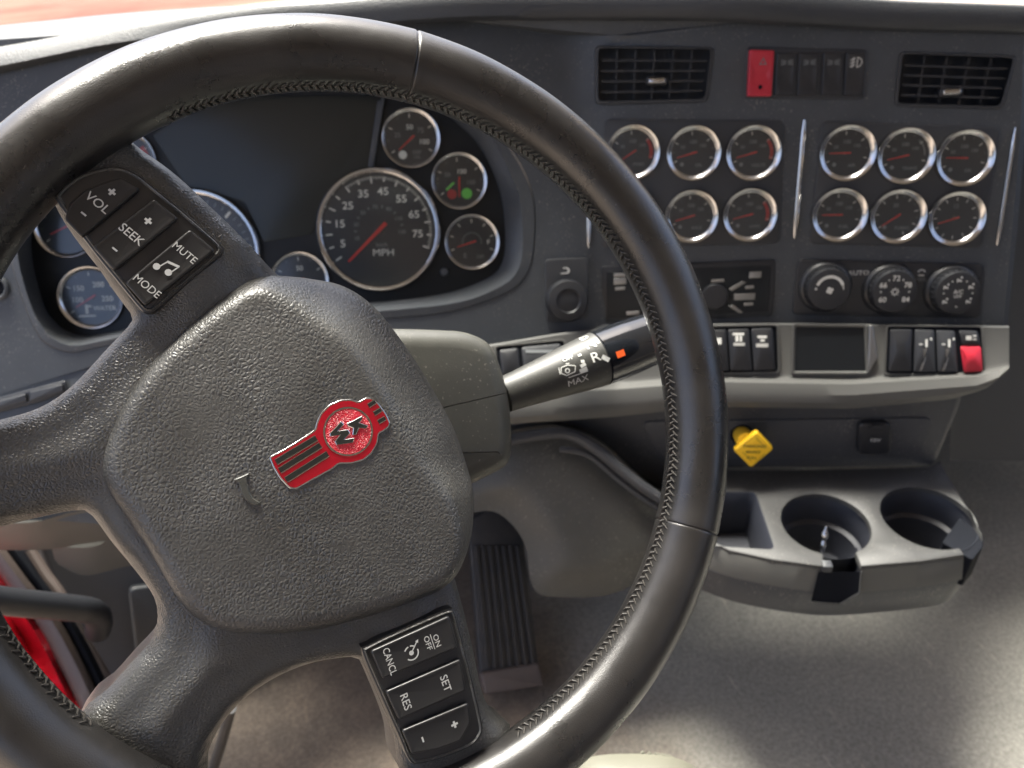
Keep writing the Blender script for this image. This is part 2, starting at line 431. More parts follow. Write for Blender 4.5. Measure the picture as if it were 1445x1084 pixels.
# ================================================================== STEERING WHEEL
RR, RT = .21, .0198
wheel = thing('steering_wheel', 'black leather steering wheel with red emblem on its hub, turned to the right', 'steering wheel', WC)
def wang(px, py):
    u, v = WH.uv(px, py); return math.atan2(v, u)
seams = [wang(580, 85), wang(983, 748), wang(150, 140)]
seams[2:] = []
ths = sorted(set([2 * PI * i / 400 for i in range(400)] + [(s + k * .0011) % (2 * PI) for s in seams for k in range(-8, 9)]))
mb = MB(); rings = []
for t in ths:
    k = 1.0
    for s in seams:
        d = (t - s + PI) % (2 * PI) - PI
        k -= .040 * math.exp(-(d / .0024) ** 2) - .006 * math.exp(-((abs(d) - .012) / .009) ** 2)
    k += .006 * math.sin(t * 23) * math.sin(t * 7.3)
    ring = []
    for i in range(36):
        p = 2 * PI * i / 36; rr = RT * k
        dp = (p - R(172) + PI) % (2 * PI) - PI
        rr *= 1 - .03 * math.exp(-(dp / .16) ** 2)
        c = RR + rr * math.cos(p)
        ring.append(WH.P(c * math.cos(t), c * math.sin(t), rr * math.sin(p)))
    rings.append(ring)
rings.append(rings[0]); loft(mb, rings, 'leather')
rim = mb.build('rim', wheel, ang=80)
# baseball stitch along the inner edge
mb = MB(); NS = 290
wrap = lambda a: (a + PI) % (2 * PI) - PI
sr, sl = wang(985, 600), wang(60, 945); sA, sB = wrap(wang(238, 160) - sr), wrap(wang(712, 1012) - sr)
def rimpt(t, p, r): 
    c = RR + r * math.cos(p); return WH.P(c * math.cos(t), c * math.sin(t), r * math.sin(p))
for i in range(NS):
    t = 2 * PI * i / NS; dt = 2 * PI / NS
    j = random.uniform(-.045, .045)
    if not (min(sA, sB) < wrap(t - sr) < max(sA, sB)) and abs(wrap(t - sl)) > .16: continue
    for (pa, pb, o) in ((R(171) - .20 + j, R(171) + .03, 0), (R(171) + .20 + j, R(171) - .03, .5)):
        a = rimpt(t + o * dt, pa, RT * 1.0); c = rimpt(t + (o + .45) * dt, (pa + pb) / 2, RT * 1.035); b = rimpt(t + (o + .75) * dt, pb, RT * .985)
        tube(mb, [a, c, b], [.00035, .00055 + .0001 * random.random(), .00035], 'stitch', 5)
mb.build('stitching', rim, kind='stuff')

def pillow(mb, pl, outline, hf, mt, grid, wback):
    if area(outline) < 0: outline = outline[::-1]
    vs, fs = cdt(outline, (), grid); dist, _ = sdf(outline)
    D = dist(np.array(vs)); pts = [pl.P(x, y, hf(x, y, dd)) for (x, y), dd in zip(vs, D)]
    mb.add(pts, fs, mt)
    n = len(outline)
    loft(mb, [[pl.P(x, y, wback) for x, y in outline], [pl.P(x, y, hf(x, y, 0)) for x, y in outline]], mt)
    return dist
# spokes: one skin from the hub out to the rim
WS = -.012
car_px = [(170, 195), (203, 213), (245, 243), (290, 284), (340, 332), (386, 378), (440, 420), (560, 560), (630, 720), (641, 788), (652, 845), (668, 915), (684, 985),
          (705, 1014), (722, 1030), (690, 1075), (600, 1110), (566, 1090), (556, 1040), (535, 985), (514, 940), (500, 929), (478, 930), (440, 937), (390, 957), (345, 988), (312, 1025), (293, 1065), (285, 1100),
          (200, 1100), (110, 1040), (120, 1000), (152, 973), (184, 937), (213, 905), (222, 874), (216, 842), (188, 803), (156, 764), (128, 727), (106, 721), (35, 735), (-30, 752), (-110, 770),
          (-120, 640), (-60, 605), (0, 592), (55, 575), (100, 545), (150, 492), (186, 452), (180, 436), (160, 410), (132, 368), (98, 325), (77, 288), (70, 262), (95, 225)]
car = smooth(WH.uvs(car_px, WS), 260)
def car_h(x, y, d):
    r = math.hypot(x, y)
    b = WS - .006 * sstep(.10, .05, r) + .011 * sstep(.08, .125, r)
    k = min(1, d / .013)
    e = math.sqrt(max(0, 1 - (1 - k) ** 2))
    return b - .013 + .013 * e + .004 * sstep(.013, .03, d)
mb = MB(); pillow(mb, WH, car, car_h, 'carrier', .0042, -.045)
mb.build('spoke_frame', wheel, ang=60)
# hub cover
WHB = -.020
pad_px = [(383, 389), (440, 388), (492, 397), (537, 428), (580, 482), (620, 545), (655, 612), (675, 680), (673, 722), (656, 776), (628, 822), (560, 853), (470, 880), (395, 893), (330, 893), (285, 880),
          (250, 846), (215, 790), (180, 735), (150, 692), (139, 655), (149, 610), (180, 552), (220, 502), (270, 456), (325, 414), (362, 394)]
pad = smooth(WH.uvs(pad_px, -.012), 220)
pc = np.mean(np.array(pad), 0)
dirR = Vector(WH.uv(640, 470)) - Vector(WH.uv(420, 640)); dirR.normalize()
PADF = .006
def pad_h(x, y, d):
    q = V(x - pc[0], y - pc[1]); s = q.normalized().dot(dirR) if q.length > 1e-6 else 0
    # a flat face, a broad chamfer on the top right flank, a tight edge elsewhere
    f = sstep(.28, .80, s); wid = .0065 + .027 * f; bs = -.0035 - .0235 * f
    k = d / wid; sm = .10 + .35 * (1 - f); hh_ = max(0, min(1, .5 + .5 * (1 - k) / sm)); e = 1 * (1 - hh_) + k * hh_ - sm * hh_ * (1 - hh_)
    e0 = -0.0; r0 = math.exp(-d / .0016) * .0022
    return bs + (PADF - bs) * e + .004 * (1 - min(1, q.length / .12) ** 2) * min(1, max(0, e)) - r0
mb = MB(); pillow(mb, WH, pad, pad_h, 'hub', .0036, -.04)
hub = mb.build('hub_cover', wheel, ang=70)
def padw(u, v):
    q = math.hypot(u - pc[0], v - pc[1]); return PADF + .004 * (1 - min(1, q / .12) ** 2)
# horn mark raised in the skin
hp = [(330, 677), (341, 672), (351, 668), (349, 676), (350, 684), (353, 695), (358, 703), (367, 709), (362, 713), (351, 709), (343, 700), (339, 690), (336, 681)]
mb = MB(); uv = smooth(WH.uvs(hp, PADF + .003), 60)
if area(uv) < 0: uv = uv[::-1]
rg_ = [[WH.P(x, y, padw(x, y) - .001) for x, y in uv], [WH.P(x, y, padw(x, y) + .0006) for x, y in uv], [WH.P(x, y, padw(x, y) + .0010) for x, y in inset(uv, .0005)]]
loft(mb, rg_, 'column'); vs, fs = cdt(inset(uv, .0005)); mb.add([WH.P(x, y, padw(x, y) + .0010) for x, y in vs], fs, 'column')
mb.build('horn_symbol', hub)
# emblem: traced outline, enamel fields, chrome edge
EW = PADF + .0035
em_out = [(379, 645), (400, 634), (420, 622), (444, 606), (446, 596), (452, 583), (464, 571), (480, 564), (495, 563), (506, 567), (515, 561), (524, 561), (534, 569), (545, 584), (551, 597), (549, 603), (540, 610), (535, 612),
          (533, 626), (525, 640), (513, 650), (495, 655), (478, 655), (470, 662), (450, 673), (418, 691), (408, 690), (394, 675), (385, 660)]
eo = rpoly(WH.uvs(em_out, EW), .0012, 3)
mb = MB(); plate(mb, WH, eo, EW - .003, EW + .0010, .0006, 'chrome')
emb = mb.build('emblem', wheel, label='red enamel emblem with chrome edge')
mb = MB(); flat(mb, WH, inset(eo, .0010), EW + .00112, 'emb')
ec = WH.uv(491, 609, EW); er = (Vector(WH.uv(524, 611, EW)) - Vector(ec)).length
arc(mb, WH, ec, er * .97, er * 1.05, 0, 360, EW + .0014, 'chrome', 40)
disc(mb, WH, ec, er * .97, EW + .0013, 'embin', 36)
mb.build('enamel_field', emb, flat=True)
for (a, b, wd) in (((389, 652), (446, 618), 5.5), ((394, 664), (452, 628), 5.5), ((403, 677), (462, 640), 5.5)):
    mb = MB(); A, B = Vector(WH.uv(*a, EW)), Vector(WH.uv(*b, EW)); k = wd / 1085 * .41
    t = (B - A).normalized(); n = V(-t.y, t.x)
    bar(mb, WH, A, B, k * 1.2, EW + .0014, 'grille')
    bar(mb, WH, A - n * k * .75, B - n * k * .75, k * .28, EW + .0017, 'chrome'); bar(mb, WH, A + n * k * .7, B + n * k * .7, k * .16, EW + .0017, 'chrome')
    mb.build('grille_bar', emb, flat=True)
for (a, b) in (((519, 573), (529, 567)), ((527, 584), (537, 578)), ((533, 596), (543, 590))):
    mb = MB(); A, B = Vector(WH.uv(*a, EW)), Vector(WH.uv(*b, EW)); bar(mb, WH, A, B, .0019, EW + .0014, 'grille')
    t = (B - A).normalized(); n = V(-t.y, t.x)
    for s_ in (-1, 1): bar(mb, WH, A + n * s_ * .0011, B + n * s_ * .0011, .0005, EW + .0016, 'chrome')
    mb.build('grille_bar', emb, flat=True)
mb = MB()
K_ = [[(490, 598), (497, 595), (510, 588), (510, 592), (505, 597), (518, 601), (516, 604), (506, 603), (502, 613), (498, 613), (499, 604), (492, 601)],
      [(466, 612), (481, 596), (484, 599), (475, 609), (490, 607), (493, 611), (484, 621), (499, 619), (497, 624), (475, 627), (473, 623), (481, 613), (466, 615)]]
for poly in K_:
    uv = WH.uvs(poly, EW + .001)
    if area(uv) < 0: uv = uv[::-1]
    vs, fs = cdt(uv); mb.add([WH.P(x, y, EW + .0019) for x, y in vs], fs, 'grille')
    loft(mb, [[WH.P(x, y, EW + .0016) for x, y in inset(uv, -.00035)], [WH.P(x, y, EW + .00185) for x, y in uv]], 'chrome')
mb.build('lettering', emb, flat=True)

# switch pods
def pod(outline, WB, buttons):
    uv = smooth(WH.uvs(outline, WB), 90)
    mb = MB(); plate(mb, WH, inset(uv, -.0005), WB - .02, WB + .0012, .001, 'bezel', seg=2)
    ins_ = inset(uv, .0022)
    po = mb.build('switch_panel', wheel)
    mb = MB()
    loft(mb, [[WH.P(x, y, WB + .0013) for x, y in inset(uv, .0006)], [WH.P(x, y, WB + .0022) for x, y in inset(uv, .0012)], [WH.P(x, y, WB + .0013) for x, y in inset(uv, .002)]], 'carrier')
    mb.build('panel_lip', po)
    for pts, leg in buttons:
        u0 = WH.uvs(pts, WB + .004)
        if area(u0) < 0: u0 = u0[::-1]
        u = rpoly(u0, .0016, 4); ins_b = lambda d: rpoly(inset(u0, d), max(.0004, .0016 - d * .5), 4)
        mb = MB()
        # dished cap: raised rounded edge and a shallow hollow
        rings = [[WH.P(x, y, WB) for x, y in u]]
        for (i_, h) in ((0, .0030), (.0003, .0037), (.0008, .0040), (.0016, .0039), (.0026, .0036)):
            rings.append([WH.P(x, y, WB + h) for x, y in ins_b(i_)])
        loft(mb, rings, 'button', cap1=True)
        b = mb.build('button', po, ang=50)
        mb = MB(); leg(mb, WB + .0042)
        # legend meshes belong to the button: join into it
        me = b.data; k = len(me.materials)
        bm = bmesh.new(); bm.from_mesh(me)
        names = []
        for mtn in mb.mats: me.materials.append(M[mtn])
        vv = [bm.verts.new(p) for p in mb.v]
        for f, mi in zip(mb.f, mb.m):
            try: fc = bm.faces.new([vv[i] for i in f]); fc.material_index = k + mi
            except ValueError: pass
        bm.to_mesh(me); bm.free()
    return po
def tang(a, b, W_):     # text angle in wheel plane from two pixel points
    A, B = WH.uv(*a, W_), WH.uv(*b, W_); return math.atan2(B[1] - A[1], B[0] - A[0])
def wt(mb, s, px, h, W_, a, sx=1, bold=.004): text(mb, WH, s, WH.uv(*px, W_), h, W_, 'print', a, sx, bold)
def cross(mb, px, s, W_, a):
    c = Vector(WH.uv(*px, W_)); t = V(math.cos(a), math.sin(a)) * s; n = V(-t.y, t.x)
    bar(mb, WH, c - t, c + t, s * .62, W_, 'print'); bar(mb, WH, c - n, c - n * .31, s * .62, W_, 'print'); bar(mb, WH, c + n * .31, c + n, s * .62, W_, 'print')
def minus(mb, px, s, W_, a):
    c = Vector(WH.uv(*px, W_)); t = V(math.cos(a), math.sin(a)) * s; bar(mb, WH, c - t, c + t, s * .62, W_, 'print')
WP = .0030
A1 = tang((484 / 4.336 + 60, 480 / 4.336 + 210), (600 / 4.336 + 60, 575 / 4.336 + 210), WP)
def l_vol(mb, W_): wt(mb, 'VOL', (138, 286), .0044, W_, A1, 1.05); cross(mb, (158, 271), .0019, W_, A1); minus(mb, (118, 302), .0014, W_, A1)
def l_seek(mb, W_): wt(mb, 'SEEK', (186, 331), .0044, W_, A1, 1.0); cross(mb, (209, 312), .0019, W_, A1); minus(mb, (162, 352), .0014, W_, A1)
def l_mute(mb, W_):
    wt(mb, 'MUTE', (261, 357), .0039, W_, A1, .96); wt(mb, 'MODE', (208, 404), .0039, W_, A1, .96)
    q = lambda x, y: WH.uv(x / 4.336 + 60, y / 4.336 + 210, W_)
    for p in ((698, 720), (770, 757)): disc(mb, WH, q(*p), .0017, W_, 'print', 14)
    bar(mb, WH, q(712, 722), q(768, 690), .0006, W_, 'print'); bar(mb, WH, q(785, 757), q(835, 722), .0006, W_, 'print'); bar(mb, WH, q(762, 690), q(838, 724), .0012, W_, 'print')
pod([(82, 284), (83, 272), (100, 256), (122, 244), (161, 236), (190, 245), (220, 268), (265, 305), (308, 343), (313, 352), (308, 362), (265, 398), (219, 438), (209, 441), (199, 435), (165, 394), (125, 344)], WP,
    [([(171, 249), (198, 266), (115, 335), (90, 309), (98, 287), (120, 267)], l_vol), ([(217, 280), (252, 308), (161, 382), (130, 348)], l_seek), ([(268, 323), (304, 353), (205, 432), (176, 399)], l_mute)])
A2 = tang((285, 350), (285 + 50, 350 + 133), WP)
cq = lambda x, y: (x / 4.44 + 480, y / 4.44 + 840)
A2 = tang(cq(640, 515), cq(682, 590), WP)
A2 = tang(cq(290, 345), cq(335, 480), WP)
def l_on(mb, W_):
    wt(mb, 'CANCL', cq(312, 415), .0038, W_, A2, .86); wt(mb, 'ON', cq(607, 284), .0030, W_, A2, 1.1); wt(mb, 'OFF', cq(551, 300), .0030, W_, A2, 1.1)
    bar(mb, WH, WH.uv(*cq(564, 246), W_), WH.uv(*cq(594, 338), W_), .0004, W_, 'print')
    c = WH.uv(*cq(447, 362), W_); b = math.degrees(A2)
    for a0, a1 in ((-50, 100), (140, 175), (190, 235)): arc(mb, WH, c, .0034, .0041, b + a0, b + a1, W_, 'print', 14)
    disc(mb, WH, c, .0013, W_, 'print', 12); bar(mb, WH, c, WH.uv(*cq(480, 290), W_), .0006, W_, 'print'); disc(mb, WH, WH.uv(*cq(482, 288), W_), .0011, W_, 'print', 3)
def l_set(mb, W_): wt(mb, 'RES', cq(413, 668), .0043, W_, A2, 1.0); wt(mb, 'SET', cq(662, 552), .0043, W_, A2, 1.0)
def l_pm(mb, W_): cross(mb, cq(717, 810), .0019, W_, A2); minus(mb, cq(518, 905), .0015, W_, A2)
pod([(512, 920), (517, 911), (560, 890), (628, 861), (639, 863), (645, 880), (663, 950), (679, 1020), (678, 1034), (666, 1050), (630, 1066), (592, 1076), (578, 1072), (562, 1035), (535, 975)], WP,
    [([(523, 919), (634, 869), (647, 914), (540, 959)], l_on), ([(544, 976), (650, 930), (658, 975), (563, 1017)], l_set), ([(567, 1031), (661, 992), (665, 1020), (651, 1046), (620, 1058), (581, 1065)], l_pm)])

# ================================================================== STEERING COLUMN
colm = thing('steering_column', 'dark steering column shroud behind the hub with printed shift stalk on its right', 'steering column', WH.P(0, 0, -.06))
WQ = -.062
sh_px = [(250, 660), (330, 480), (420, 461), (575, 460), (664, 464), (702, 482), (726, 552), (731, 625), (727, 657), (690, 677), (560, 735), (340, 760)]
sh = rpoly(WH.uvs(sh_px, WQ), [.004, .03, .03, .02, .012, .02, .03, .012, .014, .02, .03, .03], 6)
if area(sh) < 0: sh = sh[::-1]
sa, sb_ = Vector(WH.uv(250, 662, WQ)), Vector(WH.uv(726, 552, WQ)); sn = V(-(sb_ - sa).y, (sb_ - sa).x).normalized()
if sn.dot(Vector(WH.uv(600, 470, WQ)) - sa) < 0: sn = -sn
def shroud(name, sgn):
    # the part of each ring that lies on one side of the split line, closed along the line
    rings = []
    for (i_, w_) in [(0, WQ - .11)] + [(.014 * (1 - math.cos(PI / 2 * k / 6)), WQ - .014 + .014 * math.sin(PI / 2 * k / 6)) for k in range(7)]:
        rings.append([(x, y, w_) for x, y in inset(sh, i_)])
    n = len(sh); side = [sgn * (Vector(p[:2]) - sa).dot(sn) > 0 for p in rings[0]]
    st = next(i for i in range(n) if side[i] and not side[i - 1]); idx = []
    while side[st % n]: idx.append(st % n); st += 1
    a_, b_ = (idx[0] - 1) % n, (idx[-1] + 1) % n
    out = []
    for r_ in rings:
        def cut(i, k):
            p, q = Vector(r_[i][:2]), Vector(r_[k][:2]); dp, dq = sgn * (p - sa).dot(sn) - .0003, sgn * (q - sa).dot(sn) - .0003
            t = dp / (dp - dq) if abs(dp - dq) > 1e-9 else 0; t = min(1, max(0, t)); z = p.lerp(q, t); return (z.x, z.y, r_[i][2])
        out.append([WH.P(*p) for p in [cut(idx[0], a_)] + [r_[i] for i in idx] + [cut(idx[-1], b_)]])
    mb = MB(); loft(mb, out, 'column', cap1=True); return mb.build(name, colm, ang=60)
shroud('upper_shroud', 1); shroud('lower_shroud', -1)
# stalk: axis a->b, profile along it
SA, SB = WH.at(712, 557, -.085), WH.at(985, 453, -.070)
sx_ = (SB - SA).normalized(); se = (CAM - (SA + SB) / 2); se = (se - sx_ * se.dot(sx_)).normalized(); sf = sx_.cross(se)
SL = (SB - SA).length
def srad(t):
    return np.interp(t, [0, .06, .2, .36, .47, .62, .78, .95, 1.0], [.0128, .0134, .0158, .0188, .0204, .0204, .0192, .0160, .007])
def spt(t, ph, k=1.0, off=0): return SA + sx_ * (t * SL) + (se * math.cos(ph) + sf * math.sin(ph)) * (srad(t) * k + off)
def lath(mb, t0, t1, mt, n=70, k0=1.0, capend=False):
    loft(mb, [[spt(t0 + (t1 - t0) * j / n, 2 * PI * i / 48, k0) for i in range(48)] for j in range(n + 1)], mt, cap0=True, cap1=True)
mb = MB(); lath(mb, 0, .462, 'stalk'); lever = mb.build('shift_stalk', colm, ang=60)
mb = MB(); lath(mb, .462, .470, 'void', 2, .97); mb.build('joint_ring', lever)
mb = MB(); lath(mb, .470, 1.0, 'gloss'); mb.build('grip', lever, ang=60)
def smap(off):
    # a: metres along, b: metres around
    return lambda a, b: spt(a / SL, -b / srad(a / SL), 1, off)
def st_ab(px, py):       # pixel to (along, around) on the stalk surface
    best = None
    r = ray(px, py).normalized()
    for i in range(201):
        t = i / 200
        for j in range(-40, 41):
            ph = j * .035; p = spt(t, ph); q = p - CAM; d = (q - r * q.dot(r)).length
            if best is None or d < best[0]: best = (d, t * SL, -ph * srad(t))
    return best[1:]
mf = smap(.0005); mb = MB()
zq = lambda x, y: (x / 3.87 + 690, y / 3.87 + 420)
a0 = st_ab(*zq(440, 470)); a1 = st_ab(*zq(540, 435)); sang = math.atan2(a1[1] - a0[1], a1[0] - a0[0]); 
def stx(s, px, h, sx=1.15): text(mb, None, s, st_ab(*px), h, 0, 'print', sang, sx, .006, mf)
stx('MAX', zq(490, 452), .0046, 1.15); stx('OFF', zq(432, 335), .0030, 1.1); stx('R', zq(580, 322), .0070, 1.2); stx('N', zq(553, 260), .0058, 1.3); stx('D', zq(520, 222), .005, 1.3)
def sbar(p, q, wd, mt='print'): bar(mb, None, st_ab(*zq(*p)), st_ab(*zq(*q)), wd, 0, mt, mf)
sbar((436, 436), (540, 398), .0006)
for p, q, wd in (((496, 405), (536, 385), .003), ((498, 378), (530, 363), .0024), ((500, 350), (523, 345), .002), ((488, 318), (500, 312), .0016)): sbar(p, q, wd)
sbar((615, 325), (655, 342), .0032)
for p, q in (((395, 385), (430, 368)), ((430, 368), (470, 375)), ((470, 375), (470, 405)), ((470, 405), (420, 425)), ((420, 425), (393, 412)), ((393, 412), (395, 385)), ((382, 385), (386, 420)), ((418, 362), (440, 358))): sbar(p, q, .0006)
c_ = st_ab(*zq(430, 398)); arc(mb, None, c_, .0011, .0018, 0, 360, 0, 'print', 16, mf)
sbar((590, 250), (605, 245), .0016)
mb.build('legend', lever, flat=True)
mf2 = smap(.0005); mb = MB(); bar(mb, None, st_ab(*zq(697, 312)), st_ab(*zq(742, 300)), .0046, 0, 'orange', mf2)
mb.build('position_mark', lever, flat=True)

# ================================================================== DASHBOARD
dash = thing('dashboard', 'dark grey truck dashboard with chrome ringed gauges, vents, radio and silver trim', 'dashboard', DF.at(835, 450, 0))
GR = -.046     # depth of the cluster floor behind the dash face
outer_px = [(14, 330), (17, 374), (35, 432), (50, 467), (66, 486), (101, 498), (143, 490), (250, 470), (420, 458), (560, 449), (637, 440), (711, 416), (740, 393), (753, 358), (755, 290), (741, 244), (717, 205), (680, 160), (610, 115), (500, 88), (380, 86), (260, 100), (150, 140), (60, 220), (25, 280)]
ridge_px = [(24, 330), (27, 374), (43, 430), (58, 460), (74, 478), (103, 488), (145, 481), (250, 461), (420, 448), (560, 437), (650, 426), (705, 405), (728, 386), (737, 355), (735, 290), (722, 250), (700, 205), (665, 165), (600, 123), (500, 97), (380, 95), (260, 108), (155, 148), (70, 225), (35, 280)]
inner_px = [(45, 330), (47, 374), (62, 430), (76, 452), (92, 466), (120, 474), (160, 468), (250, 450), (420, 434), (560, 424), (640, 411), (692, 390), (708, 372), (713, 345), (711, 300), (703, 262), (682, 215), (650, 178), (590, 138), (500, 112), (380, 108), (265, 122), (165, 160), (85, 235), (53, 285)]
NC = 160
def ringpx(p): return smooth(p, NC)
ro, rg, ri = ringpx(outer_px), ringpx(ridge_px), ringpx(inner_px)
# fascia sheet with openings
def rect_px(x0, y0, x1, y1, r=6): return rpoly([(x0, y0), (x1, y0), (x1, y1), (x0, y1)], r, 4)
vent1 = rpoly([(843, 67), (1005, 69), (995, 141), (843, 144)], 8, 4)
vent2 = rpoly([(1273, 75), (1432, 81), (1412, 151), (1265, 147)], 8, 4)
fas = [(-60, 60), (300, 35), (640, 28), (1100, 26), (1446, 30), (1440, 190), (1428, 330), (1414, 470), (1100, 468), (940, 470), (790, 484), (700, 500), (560, 520), (300, 540), (130, 517), (60, 538), (-60, 575)]
mb = MB(); px_sheet(mb, DF, fas, [ro, vent1, vent2], 0, 'dash', 24)
# right flank turning away
fl = [(1446, 30), (1440, 190), (1428, 330), (1414, 470)]
loft(mb, [[DF.at(x, y, 0) for x, y in fl], [DF.at(x, y, 0) + CP.u * .008 - CP.n * .006 for x, y in fl], [DF.at(x, y, 0) + CP.u * .012 - CP.n * .03 for x, y in fl], [DF.at(x, y, 0) + CP.u * .0 - CP.n * .3 for x, y in fl]], 'dash', closed=False)
mb.build('fascia', dash, ang=30)
# cluster surround
mb = MB()
at_ = lambda pts, w_: [CL.at(x, y, w_) for x, y in pts]
loft(mb, [[DF.at(x, y, -.004) for x, y in ro], [DF.at(x, y, 0.001) for x, y in [(a[0] * .9 + b[0] * .1, a[1] * .9 + b[1] * .1) for a, b in zip(ro, rg)]], at_(rg, .002), at_(rg, -.001), at_(ri, GR + .006), at_(ri, GR - .004)], 'dash')
mb.build('cluster_bezel', dash, ang=40)
mb = MB(); vs, fs = cdt([(x, y) for x, y in inset([(x, y) for x, y in ri], -6)], (), 40); mb.add([CL.at(x, y, GR) for x, y in vs], fs, 'screen')
mb.build('cluster_panel', dash)
mb = MB(); uv = rpoly(CL.uvs([(214, 190), (300, 135), (540, 135), (530, 235), (470, 262), (440, 330), (372, 342), (345, 285), (262, 262)], GR + .002), .004, 3)
plate(mb, CL, uv, GR - .001, GR + .002, .0008, 'lcd'); scr = mb.build('message_screen', dash)
mb = MB(); bar(mb, CL, CL.uv(541, 138, GR), CL.uv(524, 236, GR), .0035, GR + .006, 'dash'); 
plate(mb, CL, rpoly(CL.uvs([(533, 142), (542, 142), (527, 238), (519, 238)], GR + .004), .001, 2), GR, GR + .005, .001, 'dash'); mb.build('screen_divider', dash)
mb = MB(); lathe(mb, CL, CL.uv(627, 384, GR), [(.0050, GR), (.0050, GR + .004), (.0040, GR + .006), (.001, GR + .0065)], 'dash', 20); mb.build('reset_button', dash)

def gauge(pl, w0, c, rad, needle, ticks=None, labels=(), extra=None, major=None, name='instrument_gauge', h=.006, rim=.16, nlen=.66, label=None, tickm='print'):
    """c in px on plane pl at depth w0; needle angle (deg) or None"""
    cu = pl.uv(c[0], c[1], w0)
    mb = MB(); r = rad; q = rad * (1 - rim)
    lathe(mb, pl, cu, [(r, w0 - .002), (r, w0 + h * .45), (r * .985, w0 + h * .8), (r * .96, w0 + h), (r * .93, w0 + h * .96), (q * 1.03, w0 + h * .55), (q * 1.005, w0 + h * .3), (q, w0 + .0005), (q, w0 - .001)], 'chrome', 48)
    gb = mb.build(name, dash, label=label, ang=50)
    mb = MB(); disc(mb, pl, cu, q * 1.005, w0 + .0006, 'dial', 40)
    W_ = w0 + .0009
    pp = lambda a, k: (cu[0] + math.cos(R(a)) * q * k, cu[1] + math.sin(R(a)) * q * k)
    if ticks:
        a0, a1, n, mj = ticks
        for i in range(n + 1):
            a = a0 + (a1 - a0) * i / n; big = i % mj == 0
            bar(mb, pl, pp(a, .95), pp(a, .80 if big else .87), q * (.035 if big else .02), W_, tickm if big else 'dimprint')
    for (a, s, k, hh, mt) in labels: text(mb, pl, s, pp(a, k), q * hh, W_, mt)
    if extra: extra(mb, cu, q, W_)
    mb.build('dial', gb, flat=True)
    mb = MB(); lathe(mb, pl, cu, [(q * 1.02, w0 + h * .48), (q * .6, w0 + h * .54), (.0003, w0 + h * .56)], 'lens', 32); mb.build('lens', gb)
    if needle is not None:
        mb = MB(); W2 = w0 + .0026
        t = V(math.cos(R(needle)), math.sin(R(needle))); n = V(-t.y, t.x); C0 = Vector(cu)
        pts = [C0 - t * q * .18 + n * q * .035, C0 - t * q * .18 - n * q * .035, C0 + t * q * nlen - n * q * .018, C0 + t * q * nlen + n * q * .018]
        loft(mb, [[pl.P(p.x, p.y, W2 - .0006) for p in pts], [pl.P(p.x, p.y, W2) for p in pts]], 'needle', cap1=True)
        lathe(mb, pl, cu, [(q * .10, w0 + .0006), (q * .10, W2 - .0008), (q * .07, W2 - .0003), (.0002, W2 - .0002)], 'black', 16)
        mb.build('needle', gb, flat=True)
    return gb
# speedometer
def sp_extra(mb, c, q, W_):
    text(mb, CL, 'MPH', (c[0] + q * .06, c[1] - q * .40), q * .125, W_, 'print', 0, 1.15); text(mb, CL, 'km/h', (c[0] + q * .04, c[1] - q * .26), q * .075, W_, 'dimprint')
    ang = lambda v: 199 - 2.93 * (v - 5)
    for v in range(0, 81, 1):
        mj = v % 10 == 0; md = v % 5 == 0
        if v < 30 and not md: continue
        a = R(ang(v)); r1 = .84 if mj else (.87 if md else .91)
        bar(mb, CL, (c[0] + q * .96 * math.cos(a), c[1] + q * .96 * math.sin(a)), (c[0] + q * r1 * math.cos(a), c[1] + q * r1 * math.sin(a)), q * (.028 if md else .014), W_, 'print')
    for v in range(5, 80, 10):
        a = R(ang(v)); text(mb, CL, str(v), (c[0] + q * .70 * math.cos(a), c[1] + q * .70 * math.sin(a)), q * .135, W_, 'print', 0, 1.1)
    for k in range(1, 14):
        a = R(ang(5 + (k - 1) * 5.8))
        if k % 2: text(mb, CL, str(k * 10), (c[0] + q * .42 * math.cos(a), c[1] + q * .42 * math.sin(a)), q * .07, W_, 'dimprint')
        else: bar(mb, CL, (c[0] + q * .40 * math.cos(a), c[1] + q * .40 * math.sin(a)), (c[0] + q * .45 * math.cos(a), c[1] + q * .45 * math.sin(a)), q * .02, W_, 'dimprint')
gauge(CL, GR, (535, 325), .0700, 224, extra=sp_extra, rim=.115, h=.010, nlen=.80, label='large speedometer dial')
def tach_extra(mb, c, q, W_):
    for v in range(0, 31):
        a = R(215 - 250 * v / 30); mj = v % 5 == 0
        bar(mb, CL, (c[0] + q * .95 * math.cos(a), c[1] + q * .95 * math.sin(a)), (c[0] + q * (.82 if mj else .88) * math.cos(a), c[1] + q * (.82 if mj else .88) * math.sin(a)), q * (.045 if mj else .02), W_, 'print' if mj else 'dimprint')
    for k in range(0, 7):
        a = R(215 - 250 * k / 6); text(mb, CL, str(k * 5), (c[0] + q * .64 * math.cos(a), c[1] + q * .64 * math.sin(a)), q * .15, W_, 'print')
gauge(CL, GR, (277, 358), .0710, 205, extra=tach_extra, rim=.115, h=.010, label='large engine speed dial')
